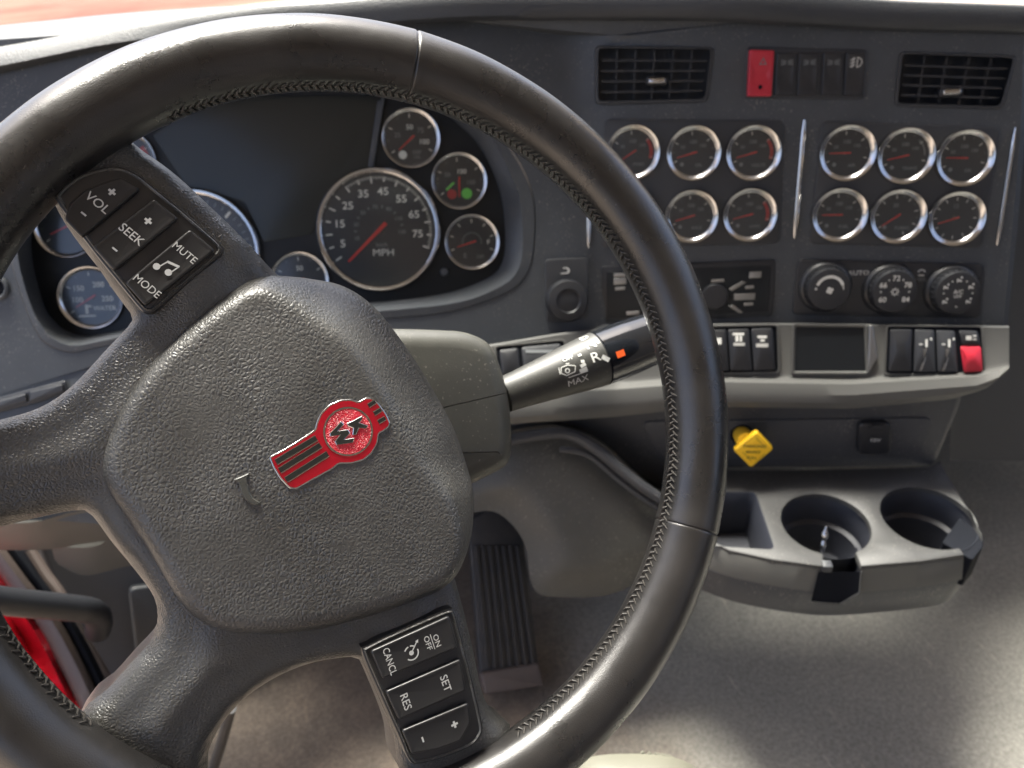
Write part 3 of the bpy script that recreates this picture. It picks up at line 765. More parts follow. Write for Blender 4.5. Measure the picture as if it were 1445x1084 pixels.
# small cluster gauges
def iconA(mb, c, q, W_): disc(mb, CL, (c[0] - q * .35, c[1] - q * .62), q * .17, W_, 'print', 8); text(mb, CL, 'DEF', (c[0] + q * .22, c[1] - q * .52), q * .14, W_, 'dimprint'); text(mb, CL, 'LVL', (c[0] + q * .22, c[1] - q * .70), q * .12, W_, 'dimprint')
gauge(CL, GR, (580, 196), .0335, 222, (215, -30, 8, 2), [(95, '50', .45, .2, 'print'), (40, '75', .5, .2, 'dimprint'), (-12, '100', .55, .2, 'print'), (165, '25', .55, .18, 'dimprint')], iconA)
def iconB(mb, c, q, W_):
    disc(mb, CL, (c[0] + q * .30, c[1] - q * .50), q * .22, W_, 'green', 18); disc(mb, CL, (c[0] - q * .32, c[1] - q * .52), q * .20, W_, 'redpr', 18)
    bar(mb, CL, (c[0] - q * .55, c[1] - q * .35), (c[0] - q * .22, c[1] - q * .05), q * .08, W_, 'green')
gauge(CL, GR, (648, 256), .0325, 268, (215, -25, 8, 2), [(72, '100', .42, .2, 'print'), (-5, '150', .5, .18, 'dimprint'), (150, '50', .55, .18, 'dimprint')], iconB)
def iconC(mb, c, q, W_): arc(mb, CL, c, q * .38, q * .41, -10, 190, W_, 'dimprint', 20); text(mb, CL, 'F', (c[0] + q * .70, c[1]), q * .2, W_, 'print'); text(mb, CL, 'E', (c[0] - q * .30, c[1] - q * .55), q * .2, W_, 'dimprint'); text(mb, CL, 'DEF', (c[0] + q * .35, c[1] - q * .6), q * .13, W_, 'dimprint')
gauge(CL, GR, (666, 342), .0325, 197, (200, -20, 6, 1), (), iconC)
def iconW(mb, c, q, W_):
    text(mb, CL, 'WATER', (c[0] + q * .42, c[1] - q * .40), q * .17, W_, 'print'); x, y = c[0] - q * .22, c[1] - q * .60
    bar(mb, CL, (x, y), (x, y + q * .34), q * .1, W_, 'print'); bar(mb, CL, (x - q * .3, y - q * .08), (x + q * .3, y - q * .08), q * .06, W_, 'print'); bar(mb, CL, (x, y + q * .28), (x + q * .17, y + q * .28), q * .06, W_, 'print')
gauge(CL, GR, (130, 420), .0350, 211, (215, -30, 8, 2), [(188, '100', .50, .2, 'print'), (140, '150', .55, .2, 'print'), (60, '200', .55, .2, 'print'), (-5, '250', .55, .2, 'print')], iconW)
gauge(CL, GR, (95, 320), .0340, 205, (215, -30, 8, 2))
def iconO(mb, c, q, W_): arc(mb, CL, c, q * .70, q * .90, -35, 40, W_, 'redpr', 12)
gauge(CL, GR, (177, 228), .0340, 205, (215, -30, 8, 2), (), iconO)
gauge(CL, GR, (424, 396), .0330, 205, (215, -30, 8, 2), [(90, '50', .5, .2, 'print')])

# centre gauge panels
def cplate(pts, rad, w0, w1, r, mt, name, parent=dash, label=None, surf=CP):
    mb = MB(); uv = rpoly(surf.uvs(pts, w1), rad, 5); plate(mb, surf, uv, w0, w1, r, mt); return mb.build(name, parent, label=label)
cplate([(852, 168), (1108, 170), (1100, 344), (848, 350)], .008, -.002, .0022, .0012, 'panel', 'gauge_panel')
cplate([(1161, 170), (1413, 180), (1386, 350), (1141, 344)], .008, -.002, .0022, .0012, 'panel', 'gauge_panel')
GC = [(893, 215, 212, 'r'), (978, 216, 195, ''), (1062, 216, 195, 'r'), (1194, 216, 180, ''), (1276, 220, 192, 'p'), (1359, 223, 178, ''),
      (890, 302, 200, ''), (975, 305, 196, ''), (1057, 303, 194, 'r'), (1183, 303, 180, ''), (1265, 305, 214, 't'), (1347, 308, 197, 'k')]
words = ['PYRO', 'OIL', 'VOLTS', 'AIR', 'TRANS', 'OIL', 'AXLE', 'AXLE', 'AMPS', 'FUEL', 'TURBO', '']
for i, (x, y, na, kind) in enumerate(GC):
    def ex(mb, c, q, W_, kind=kind, word=words[i]):
        if kind == 'r': arc(mb, CP, c, q * .78, q * .92, -20, 42, W_, 'redpr', 10)
        if kind == 'p': arc(mb, CP, c, q * .84, q * .90, 0, 50, W_, 'dimprint', 10)
        if word: text(mb, CP, word, (c[0] + q * .28, c[1] - q * .55), q * .15, W_, 'dimprint'); disc(mb, CP, (c[0] - q * .5, c[1] - q * .5), q * .10, W_, 'dimprint', 6)
    if kind == 'k': tk = (90, -270, 12, 1); lb = [(90, '12', .55, .18, 'dimprint')]
    elif kind == 't': tk = (215, -65, 14, 2); lb = [(100, '30', .5, .18, 'dimprint')]
    else: tk = (205, -15, 8, 2); lb = [(90, '100', .5, .17, 'dimprint'), (150, '50', .55, .15, 'dimprint'), (35, '150', .55, .15, 'dimprint')]
    gauge(CP, .0022, (x, y), .0292, na, tk, lb, ex, rim=.22, h=.0075, nlen=.78)
# chrome strips
for (a, b) in (((1135, 169), (1121, 336)), ((1433, 180), (1407, 346)), ((831, 240), (831, 350))):
    mb = MB(); A, B = DF.at(*a, .0015), DF.at(*b, .0015); pts = [A.lerp(B, t / 8) for t in range(9)]
    tube(mb, pts, [.0012] + [.0026] * 7 + [.0012], 'chrome', 10); mb.build('chrome_strip', dash)
# vents
def vent(corners, cols, tab, label):
    # corners px: tl tr br bl of the opening; body, frame, louvres in depth
    tl, tr, br, bl = corners; mb = MB(); D = -.024
    rr = rpoly(corners, 8, 4)
    o1 = [CP.at(x, y, .0018) for x, y in rpoly([(tl[0] - 4, tl[1] - 3), (tr[0] + 4, tr[1] - 3), (br[0] + 4, br[1] + 4), (bl[0] - 4, bl[1] + 4)], 9, 4)]
    i1 = [CP.at(x, y, .0022) for x, y in rr]; i2 = [CP.at(x, y, D) for x, y in rr]
    o0 = [CP.at(x, y, -.001) for x, y in rpoly([(tl[0] - 5, tl[1] - 4), (tr[0] + 5, tr[1] - 4), (br[0] + 5, br[1] + 5), (bl[0] - 5, bl[1] + 5)], 9, 4)]
    loft(mb, [o0, o1, i1, i2], 'panel', cap1=False); mb.add(i2, [tuple(range(len(i2)))], 'panel')
    vo = mb.build('air_vent', dash, label=label)
    def pt(s, t, w_): 
        x = (tl[0] * (1 - s) + tr[0] * s) * (1 - t) + (bl[0] * (1 - s) + br[0] * s) * t; y = (tl[1] * (1 - s) + tr[1] * s) * (1 - t) + (bl[1] * (1 - s) + br[1] * s) * t
        return CP.at(x, y, w_)
    for k in range(1, 5):       # horizontal louvres
        t = k / 5 + .04; mb = MB()
        prof = [(.012, -.0025), (-.028, -.003), (-.034, -.012), (.0, -.012)]
        loft(mb, [[pt(s, t + dt, w_) for dt, w_ in prof] for s in (.03, .97)], 'panel', cap0=True, cap1=True)
        mb.build('louvre', vo)
    for k in range(1, cols):
        s = k / cols; mb = MB(); loft(mb, [[pt(s - .008, t, -.006), pt(s + .008, t, -.006), pt(s + .008, t, -.018), pt(s - .008, t, -.018)] for t in (.03, .97)], 'panel', cap0=True, cap1=True); mb.build('vane', vo)
    mb = MB(); c = CP.uv(*tab, .002); box(mb, CP, c[0] - .011, c[1] - .0045, c[0] + .011, c[1] + .0045, -.01, .002, .0015, 'black', .003)
    tb = mb.build('vent_tab', vo); mb = MB(); box(mb, CP, c[0] - .0085, c[1] - .0024, c[0] + .0085, c[1] + .0024, .001, .0036, .001, 'chrome', .0022); mb.build('tab_insert', tb)
vent([(844, 68), (1004, 70), (994, 140), (844, 143)], 6, (927, 114), 'left air vent with six columns of vanes')
vent([(1274, 76), (1431, 82), (1411, 150), (1266, 146)], 5, (1343, 130), 'right air vent')
# hazard and lamp switches
cplate([(1054, 66), (1224, 70), (1220, 141), (1050, 139)], .005, -.003, .0015, .0008, 'panel', 'switch_housing')
def rocker(pts, mt, legend, w1=.0075, surf=CP, tilt=.002, parent=dash, label=None, name='rocker_switch', lm=None):
    uv = rpoly(surf.uvs(pts, w1), .0018, 3); mb = MB()
    if area(uv) < 0: uv = uv[::-1]
    v0 = min(p[1] for p in uv); v1 = max(p[1] for p in uv)
    hw = lambda v: w1 - tilt + 2 * tilt * abs((v - v0) / (v1 - v0) - .45)
    rings = [[surf.P(x, y, 0) for x, y in uv]] + [[surf.P(x, y, hw(y) + o) for x, y in inset(uv, i_)] for i_, o in ((0, -.001), (.0003, -.0003), (.001, 0))]
    loft(mb, rings, mt)
    top = inset(uv, .001); vs, fs = cdt(top, (), (v1 - v0) / 9); mb.add([surf.P(x, y, hw(y)) for x, y in vs], fs, mt)
    o = mb.build(name, parent, label=label, ang=40)
    if legend:
        mb = MB(); legend(mb, lambda u, v: surf.P(u, v, hw(v) + .0003)); mb.build('legend', o, flat=True)
    return o
def L_tri(mb, f):
    c = CP.uv(1077, 88, .0075)
    for k, mt_ in ((.0042, 'dimprint'), (.0022, 'redsw')): flat(mb, CP, [(c[0] + k * 1.1 * math.cos(R(a)), c[1] + k * 1.1 * math.sin(R(a))) for a in (90, 210, 330)], 0, mt_, f if k > .003 else (lambda u, v: f(u, v) + CP.n * .0003))
    disc(mb, CP, CP.uv(1073, 123, .0075), .0022, 0, 'void', 14, f)
rocker([(1058, 70), (1093, 71), (1089, 136), (1055, 136)], 'redsw', L_tri, label='red hazard switch with triangle')
def L_w(x, kind):
    def f_(mb, f):
        c = CP.uv(x, 88, .006)
        if kind == 'fog':
            arc(mb, CP, (c[0] + .001, c[1]), .0040, .0048, -90, 90, 0, 'print', 14, f); bar(mb, CP, (c[0] + .001, c[1] - .0048), (c[0] + .001, c[1] + .0048), .0008, 0, 'print', f)
            for k in (-1, 0, 1): bar(mb, CP, (c[0] - .006, c[1] + k * .003 - .001), (c[0] - .001, c[1] + k * .003 + .001), .0009, 0, 'print', f)
            bar(mb, CP, (c[0] - .0036, c[1] - .005), (c[0] - .0032, c[1] + .005), .0008, 0, 'print', f)
        else:
            for k in (-1, 0, 1):
                bar(mb, CP, (c[0] - .006, c[1] + k * .0022), (c[0] - .001, c[1] + k * .0012), .0009, 0, 'dimprint', f)
                bar(mb, CP, (c[0] + .001, c[1] + k * .0012), (c[0] + .006, c[1] + k * .0022), .0009, 0, 'dimprint', f)
    return f_
for k, x in enumerate((1111, 1143, 1177, 1209)):
    rocker([(x - 15, 74), (x + 14, 74.5), (x + 11, 135), (x - 18, 135)], 'black', L_w(x, 'fog' if k == 3 else 'l'), w1=.005)
# radio
radio = cplate([(848, 376), (1095, 367), (1090, 446), (848, 456)], .004, -.003, .003, .001, 'black', 'radio', label='black radio with silver keys')
cplate([(856, 383), (1088, 375), (1084, 440), (856, 450)], .002, .001, .0038, .0006, 'screen', 'radio_face', radio)
for pts in ([(866, 386), (886, 385), (886, 390), (866, 391)], [(866, 393), (884, 392), (884, 401), (866, 402)], [(1058, 384), (1075, 383), (1074, 392), (1057, 393)], [(1028, 408), (1048, 397), (1053, 399), (1033, 411)],
            [(1036, 415), (1066, 414), (1065, 423), (1036, 424)], [(1028, 432), (1034, 430), (1049, 441), (1043, 442)], [(1052, 404), (1064, 403), (1064, 407), (1052, 408)], [(1050, 428), (1063, 427), (1063, 431), (1050, 432)], [(1004, 395), (1022, 394), (1022, 398), (1004, 399)],
            [(868, 406), (882, 405), (882, 409), (868, 410)], [(884, 440), (902, 439), (902, 444), (884, 445)]):
    cplate(pts, .0006, .003, .0052, .0004, 'satin', 'radio_key', radio)
mb = MB(); lathe(mb, CP, CP.uv(1008, 418, .004), [(.0145, .003), (.0145, .008), (.0135, .0095), (.009, .010), (.002, .0096)], 'black', 40); mb.build('volume_knob', radio)
# round control left of the radio
kp = cplate([(769, 366), (830, 363), (830, 450), (771, 455)], .006, -.003, .003, .001, 'panel', 'knob_panel', surf=CL)
mb = MB(); lathe(mb, CL, CL.uv(799, 424, .004), [(.0235, .002), (.0235, .013), (.0215, .0165), (.0135, .018), (.012, .0160), (.0105, .0165), (.002, .0172)], 'black', 48); mb.build('selector_knob', kp)
mb = MB(); c = CL.uv(798, 382, .003); pth = [(c[0] - .006, c[1] - .0036)] + [(c[0] + .001 + .0036 * math.cos(R(a)), c[1] + .0036 * math.sin(R(a))) for a in range(-90, 91, 15)] + [(c[0] - .003, c[1] + .0036)]
loft(mb, [[CL.P(*q, .0034) for q in pth], [CL.P(c[0] + (q[0] - c[0]) * .66 - .0006, c[1] + (q[1] - c[1]) * .62, .0034) for q in pth]], 'print', closed=False)
mb.build('legend', kp, flat=True)
# climate controls
cl = cplate([(1126, 366), (1390, 373), (1384, 450), (1118, 444)], .007, -.003, .003, .001, 'black', 'climate_panel', label='black climate panel with three dials')
mb = MB(); text(mb, CP, 'AUTO', CP.uv(1211, 385, .003), .0050, .0034, 'print', 0, 1.15); mb.build('legend', cl, flat=True); mb = MB()
c = CP.uv(1300, 386, .003); arc(mb, CP, c, .0035, .0045, 20, 160, .0034, 'print', 10); bar(mb, CP, (c[0] - .003, c[1] - .002), (c[0] + .003, c[1] - .002), .001, .0034, 'print'); text(mb, CP, 'MAX', (c[0], c[1] - .0065), .0035, .0034, 'dimprint')
mb.build('legend', cl, flat=True)
for i, (x, y) in enumerate(((1167, 408), (1259, 411), (1348, 413))):
    c = CP.uv(x + 4, y + 1, .0219); mb = MB()
    lathe(mb, CP, c, [(.0285, .002), (.0285, .0045), (.0262, .008), (.0245, .009), (.0236, .0085), (.0230, .019), (.0220, .0212), (.0198, .0216), (.002, .0213)], 'black', 56)
    # grip flutes
    for k in range(28):
        a = 2 * PI * k / 28; p = [CP.P(c[0] + .0233 * math.cos(a), c[1] + .0233 * math.sin(a), w_) for w_ in (.010, .0185)]; tube(mb, p, .0009, 'black', 5)
    kn = mb.build('climate_knob', cl); mb = MB(); W_ = .0219
    
    if i == 0:
        arc(mb, CP, c, .0125, .0155, 20, 160, W_, 'print', 24); arc(mb, CP, c, .0135, .0145, 0, 22, W_, 'print', 8); disc(mb, CP, (c[0] - .0145, c[1] + .001), .0013, W_, 'print', 8)
        for k in range(4): disc(mb, CP, (c[0] + .0022 * math.cos(k * PI / 2 + .4), c[1] - .001 + .0022 * math.sin(k * PI / 2 + .4)), .0018, W_, 'print', 8)
    elif i == 1:
        for a, s in ((90, '72'), (150, '66'), (30, '78'), (215, '60'), (-35, '84')): text(mb, CP, s, (c[0] + .0145 * math.cos(R(a)), c[1] + .0145 * math.sin(R(a))), .0058, W_, 'print')
        for a in (60, 120, 180, 0): disc(mb, CP, (c[0] + .0145 * math.cos(R(a)), c[1] + .0145 * math.sin(R(a))), .0009, W_, 'print', 8)
        arc(mb, CP, c, .0022, .0032, 0, 360, W_, 'print', 14)
        for k in range(8): a = k * PI / 4; bar(mb, CP, (c[0] + .0036 * math.cos(a), c[1] + .0036 * math.sin(a)), (c[0] + .0048 * math.cos(a), c[1] + .0048 * math.sin(a)), .0006, W_, 'print')
    else:
        for a in (90, 150, 30, 215, -35):
            q = (c[0] + .0145 * math.cos(R(a)), c[1] + .0145 * math.sin(R(a))); bar(mb, CP, (q[0] - .002, q[1]), (q[0] + .002, q[1] - .002), .0016, W_, 'print'); disc(mb, CP, (q[0] + .0016, q[1] + .0022), .0012, W_, 'print', 8); bar(mb, CP, (q[0] - .0022, q[1] + .001), (q[0] - .0022, q[1] - .003), .0011, W_, 'print')
        for a in (60, 120, 180, 0, -90): disc(mb, CP, (c[0] + .0145 * math.cos(R(a)), c[1] + .0145 * math.sin(R(a))), .0009, W_, 'print', 8)
        text(mb, CP, 'A/C', (c[0], c[1] + .0016), .0042, W_, 'print'); text(mb, CP, 'OFF', (c[0], c[1] - .0034), .0034, W_, 'print')
    mb.build('legend', kn, flat=True)

# silver trim ledge
TX = [520, 600, 700, 790, 870, 940, 1000, 1060, 1120, 1200, 1260, 1320, 1380, 1410, 1424]
yt = lambda x: np.interp(x, [520, 600, 700, 790, 870, 940, 1000, 1100, 1424], [510, 500, 485, 470, 462, 459, 457, 456, 460])
yf = lambda x: np.interp(x, [520, 700, 870, 1000, 1200, 1380, 1424], [570, 545, 540, 530, 534, 524, 516])
yl = lambda x: np.interp(x, [520, 700, 870, 1000, 1200, 1380, 1410, 1424], [605, 578, 568, 556, 558, 544, 532, 519])
yb = lambda x: np.interp(x, [520, 700, 870, 1000, 1200, 1340, 1390, 1424], [625, 600, 588, 574, 577, 564, 550, 521])
rows = [(lambda x: yt(x), -.002), (lambda x: yt(x), .016), (lambda x: yt(x) + 2.5, .0185), (lambda x: yf(x) - 6, .026), (lambda x: yf(x), .029), (lambda x: yf(x) * .65 + yl(x) * .35, .040), (lambda x: yl(x), .045), (lambda x: yb(x) * .6 + yl(x) * .4, .044), (lambda x: yb(x), .038), (lambda x: yb(x) - 4, .0)]
mb = MB()
xs = list(np.linspace(520, 1424, 60))
G = [[DF.at(x, fy(x), w_) for fy, w_ in rows] for x in xs]
end = [DF.at(1424, fy(1424), min(w_, .01) - .02) for fy, w_ in rows]
nR = len(rows)
for k in range(len(xs) - 1):
    pts = G[k] + G[k + 1]; 
    mb.add(pts[0:nR] + pts[nR:], [(i, i + 1, nR + i + 1, nR + i) for i in range(nR - 1)], 'trim')
mb.add(G[-1] + end, [(i, i + 1, nR + i + 1, nR + i) for i in range(nR - 1)], 'trim')
trim = mb.build('trim_ledge', dash, ang=30)
def tsurf(px, py):       # offset of the trim face at a pixel
    return float(np.interp(py, [yt(px), yf(px)], [.0185, .029]))
class TF:
    def at(s, px, py, w_=0): return DF.at(px, py, tsurf(px, py) + w_)
TF = TF()
def pxblock(mb, pts, w0, w1, mt, r=3, surf=TF, rad=3):
    p = rpoly(pts, rad, 3)
    if area(p) < 0: p = p[::-1]
    rings = [[surf.at(x, y, w0) for x, y in p], [surf.at(x, y, w1 - .0008) for x, y in p], [surf.at(x, y, w1 - .0002) for x, y in inset(p, .7)], [surf.at(x, y, w1) for x, y in inset(p, 1.6)]]
    loft(mb, rings, mt, cap1=True)
def recess(pts, depth, name, lip='trim'):
    mb = MB(); p = rpoly(pts, 4, 3)
    if area(p) < 0: p = p[::-1]
    ring = lambda d, w_: [TF.at(x, y, w_) for x, y in inset(p, d)]
    loft(mb, [ring(-3, -.001), ring(-2.4, .0022), ring(-.6, .0022), ring(0, .0006)], lip)
    q = ring(0, .0008); mb.add(q, [tuple(range(len(q)))], 'void')
    return mb.build(name, trim)
sb1 = recess([(938, 463), (1096, 460), (1098, 524), (945, 528)], .01, 'switch_recess')
sb2 = recess([(1253, 461), (1384, 462), (1388, 527), (1250, 527)], .01, 'switch_recess')
sb3 = recess([(700, 490), (795, 481), (800, 524), (704, 532)], .01, 'switch_recess')
# display pocket
mb = MB(); p = rpoly([(1121, 459), (1221, 460), (1224, 526), (1119, 526)], 3, 3); p = p[::-1] if area(p) < 0 else p
ring = lambda d, w_: [TF.at(x, y, w_) for x, y in inset(p, d)]
loft(mb, [ring(-3, -.001), ring(-2, .0035), ring(0, .0035), ring(2.5, .0005)], 'trim'); pk = mb.build('display_frame', trim)
mb = MB(); q = ring(2.4, .0007); mb.add(q, [tuple(range(len(q)))], 'screen'); mb.build('display', pk)
mb = MB(); pxblock(mb, [(1226, 459), (1232, 459), (1239, 505), (1226, 526), (1224, 524)], 0, .0035, 'satin', rad=1); mb.build('bright_edge', trim)
def tr_switch(pts, mt, legend=None, w1=.009, name='rocker_switch', label=None):
    mb = MB(); ys = [p[1] for p in pts]; y0, y1 = min(ys), max(ys)
    p = rpoly(pts, 3, 3); p = p[::-1] if area(p) < 0 else p
    hw = lambda y: w1 * (.55 + .45 * sstep(y0, y0 + (y1 - y0) * .35, y) - .55 * sstep(y0 + (y1 - y0) * .55, y1, y) * .7)
    rings = [[TF.at(x, y, 0) for x, y in p]] + [[TF.at(x, y, hw(y) + o) for x, y in inset(p, i_)] for i_, o in ((0, -.001), (.8, -.0002), (1.8, 0))]
    loft(mb, rings, mt); vs, fs = cdt(inset(p, 1.8), (), 7); mb.add([TF.at(x, y, hw(y)) for x, y in vs], fs, mt)
    o = mb.build(name, trim, ang=45, label=label)
    if legend:
        mb = MB()
        for poly, mt_ in legend: mb.add([TF.at(x, y, hw(y) + .0004) for x, y in poly], [tuple(range(len(poly)))], mt_)
        mb.build('legend', o, flat=True)
    return o
bx = lambda x0, y0, x1, y1: [(x0, y0), (x1, y0), (x1, y1), (x0, y1)]
tr_switch([(948, 467), (986, 466), (990, 524), (953, 525)], 'black')
tr_switch([(988, 466), (1025, 465), (1029, 523), (992, 524)], 'black', [(bx(1008, 477, 1018, 486), 'print')])
tr_switch([(1027, 465), (1057, 464), (1062, 523), (1031, 523)], 'black', [(bx(1034, 470, 1050, 473), 'print'), (bx(1038, 474, 1042, 482), 'print'), (bx(1044, 474, 1047, 482), 'print'), (bx(1035, 484, 1051, 488), 'print')])
tr_switch([(1060, 464), (1090, 463), (1094, 522), (1064, 523)], 'black', [(bx(1069, 474, 1082, 477), 'print'), (bx(1073, 479, 1079, 482), 'print'), (bx(1067, 485, 1084, 490), 'print')])
tr_switch([(1256, 465), (1287, 465), (1286, 524), (1254, 524)], 'black')
def toggle_leg(x):
    return [(bx(x + 2, 479, x + 5, 490), 'print'), (bx(x - 7, 485, x - 2, 487), 'print'), (bx(x + 9, 477, x + 11, 480), 'print'), ([(x - 1, 492), (x + 4, 492), (x + 2, 507), (x - 3, 522), (x - 7, 524), (x - 5, 520), (x - 1, 506)], 'satin')]
tr_switch([(1291, 465), (1318, 466), (1321, 525), (1289, 525)], 'panel', toggle_leg(1304))
tr_switch([(1321, 466), (1347, 467), (1352, 525), (1323, 525)], 'panel', toggle_leg(1336))
tr_switch([(1353, 466), (1379, 467), (1384, 489), (1357, 488)], 'black', [(bx(1363, 474, 1371, 480), 'print'), (bx(1373, 473, 1378, 475), 'print'), (bx(1373, 478, 1378, 480), 'print')], w1=.007)
tr_switch([(1355, 489), (1384, 489), (1387, 524), (1360, 525)], 'redsw', w1=.011, label='red switch guard')
tr_switch([(705, 494), (731, 491), (735, 527), (709, 530)], 'black', w1=.006)
tr_switch([(736, 490), (791, 485), (795, 522), (740, 526)], 'panel', [(bx(742, 494, 788, 498), 'dimprint')], w1=.006)
# top pad with rounded nose over the fascia
pad_edge = [(-80, 118), (0, 103), (80, 85), (160, 68), (300, 52), (460, 45), (640, 42), (900, 42), (1150, 43), (1300, 45), (1500, 49)]
top_edge = [(-80, 46), (0, 36), (80, 28), (160, 20), (300, 10), (460, 4), (640, 0), (900, -3), (1150, -2), (1300, 2), (1500, 9)]
mb = MB(); pe = smooth(pad_edge, 60, False); te = smooth(top_edge, 60, False); rings = []
ZUP = V(0, 0, 1)
for (x0, y0), (x1, y1) in zip(pe, te):
    nn = (CL.n * (1 - sstep(790, 880, x0)) + CP.n * sstep(790, 880, x0)); fw = V(-nn.x, -nn.y, 0).normalized()
    # px between lower edge and crest
    mid = lambda t: (x0 + (x1 - x0) * t, y0 + (y1 - y0) * t)
    a = PF.at(x0, y0, -.01); b = PF.at(*mid(.0), .004); c = PF.at(*mid(.15), .011); kl = sstep(420, 0, x0); d = PF.at(*mid(.5), .0125 - .008 * kl); e = PF.at(*mid(.93 - .27 * kl), .0135 - .022 * kl); f = PF.at(*mid(1), .011 - .06 * kl)
    rings.append([a, b, c, d, e, f, f + fw * .012 - ZUP * .006, f + fw * .30 - ZUP * .07])
for k in range(len(rings) - 1):
    n = 8; mb.add(rings[k] + rings[k + 1], [(i, i + 1, n + i + 1, n + i) for i in range(n - 1)], 'pad')
mb.build('top_pad', dash, ang=60)

# lower panel under the ledge
ln = V(CP.n.x, CP.n.y, 0).normalized() * math.cos(R(6)) + V(0, 0, 1) * math.sin(R(6))
LP = Plane(CP.at(1150, 572, .004), CP.u, ln)
Pb = LP.at(1325, 655); CON_Z = Pb.z
mb = MB(); uv = rpoly(LP.uvs([(690, 565), (940, 552), (1362, 545), (1357, 575), (1320, 662), (1000, 664), (940, 708), (890, 668), (845, 628), (805, 610), (760, 606), (690, 618)]), .012, 4); plate(mb, LP, uv, -.05, 0, .008, 'lower', 4)
low = mb.build('lower_panel', dash, ang=50)
cplate([(905, 595), (1318, 590), (1300, 646), (1000, 648), (930, 650)], .012, -.002, .0022, .0012, 'lower', 'access_panel', low, surf=LP)
sk = cplate([(1212, 597), (1258, 597), (1258, 643), (1210, 643)], .009, 0, .010, .003, 'black', 'socket_cover', low, surf=LP)
mb = MB(); text(mb, LP, '12V', LP.uv(1236, 621, .010), .0040, .0103, 'print', 0, 1.4); tube(mb, [LP.P(*LP.uv(1228, 601, .011), .011), LP.P(*LP.uv(1245, 601, .011), .011)], .002, 'black', 8); mb.build('legend', sk, flat=True)
# yellow parking brake knob
kc = LP.uv(1046, 612, .0); mb = MB()
lathe(mb, LP, kc, [(.0135, .002), (.0135, .0045), (.011, .006), (.0095, .0055), (.0095, .002)], 'void', 28); kb = mb.build('knob_collar', low)
mb = MB(); n_ = 32
A = LP.P(*LP.uv(1046, 613, .004), .002); B = LP.P(*LP.uv(1054, 624, .040), .040)
tube(mb, [A, A.lerp(B, .4), A.lerp(B, .75), B], [.0095, .0105, .0112, .0108], 'yellow', 20)
dia = rpoly(LP.uvs([(1068, 609), (1092, 634), (1060, 661), (1035, 636)], .045), .0035, 5)
plate(mb, LP, dia, .0385, .045, .0022, 'yellow', back=True)
pk_ = mb.build('parking_brake_knob', dash, label='yellow diamond parking brake knob', ang=45)
mb = MB(); ka = .0
for s, px, h in (('PARKING', (1065, 630), .0036), ('BRAKE', (1063, 638), .0032), ('PULL', (1061, 646), .0030)): text(mb, LP, s, LP.uv(*px, .0453), h, .0453, 'ink', ka, 1.2, .02)
for a, b in (((1048, 638), (1060, 651)), ((1066, 617), (1080, 632)), ((1050, 627), (1061, 617)), ((1066, 652), (1080, 640))): bar(mb, LP, LP.uv(*a, .0453), LP.uv(*b, .0453), .0004, .0453, 'ink')
mb.build('legend', pk_, flat=True)
# left end of the dash: switch row, ring, under panels
class _L:
    def at(s, px, py, w_=0): return CL.at(px, py, w_)
mb = MB(); pxblock(mb, [(-40, 573), (20, 556), (92, 537), (97, 552), (60, 566), (-40, 592)], -.01, .004, 'black', surf=_L(), rad=3); lsw = mb.build('switch_row', dash)
for x0, x1 in ((-30, 36), (42, 88)):
    mb = MB(); f_ = lambda x: 558 - (x - 20) * .27
    pxblock(mb, [(x0, f_(x0) + 1), (x1, f_(x1) + 2), (x1 + 2, f_(x1) + 13), (x0, f_(x0) + 15)], .002, .0075, 'panel', surf=_L(), rad=2); mb.build('rocker_switch', lsw)
mb = MB(); c = CL.uv(-6, 406, 0); lathe(mb, CL, c, [(.0135, -.001), (.0135, .003), (.011, .0042), (.0095, .003), (.0090, -.001)], 'dash', 28); lathe(mb, CL, c, [(.0088, -.001), (.0088, .002), (.001, .0026)], 'void', 20); mb.build('headlamp_ring', dash)
# underside below the left switches
def und(name, front, back, wf, wb, mt, parent=dash):
    mb = MB(); f1 = smooth(front, 24, False); b1 = smooth(back, 24, False)
    A = [CL.at(x, y, wf) for x, y in f1]; B = [CL.at(x, y, wb) for x, y in b1]; Mi = [CL.at(x * .5 + u * .5, y * .45 + v * .55 + 5, (wf * .55 + wb * .45)) for (x, y), (u, v) in zip(f1, b1)]
    loft(mb, [A, Mi, B, [p + V(0, .05, .06) for p in B]], mt, closed=False); return mb.build(name, parent, ang=60)
mb = MB(); rows_ = [[(-60, 568), (140, 520), (330, 560)], [(-60, 600), (140, 590), (330, 620)], [(-60, 720), (140, 700), (330, 740)], [(-60, 738), (80, 735), (330, 760)]]
loft(mb, [[CL.at(x, y, w_) for x, y in smooth(r_, 20, False)] for r_, w_ in zip(rows_, (-.002, .004, .03, .025))], 'dash', closed=False); mb.build('lower_fascia', dash)
und('underside_panel', [(-60, 732), (40, 738), (120, 720), (330, 700)], [(-60, 775), (60, 776), (130, 766), (330, 740)], .03, -.03, 'beige')
und('steering_cover', [(72, 770), (130, 772), (180, 752), (330, 730)], [(82, 796), (120, 812), (190, 797), (330, 770)], -.03, -.07, 'beige')

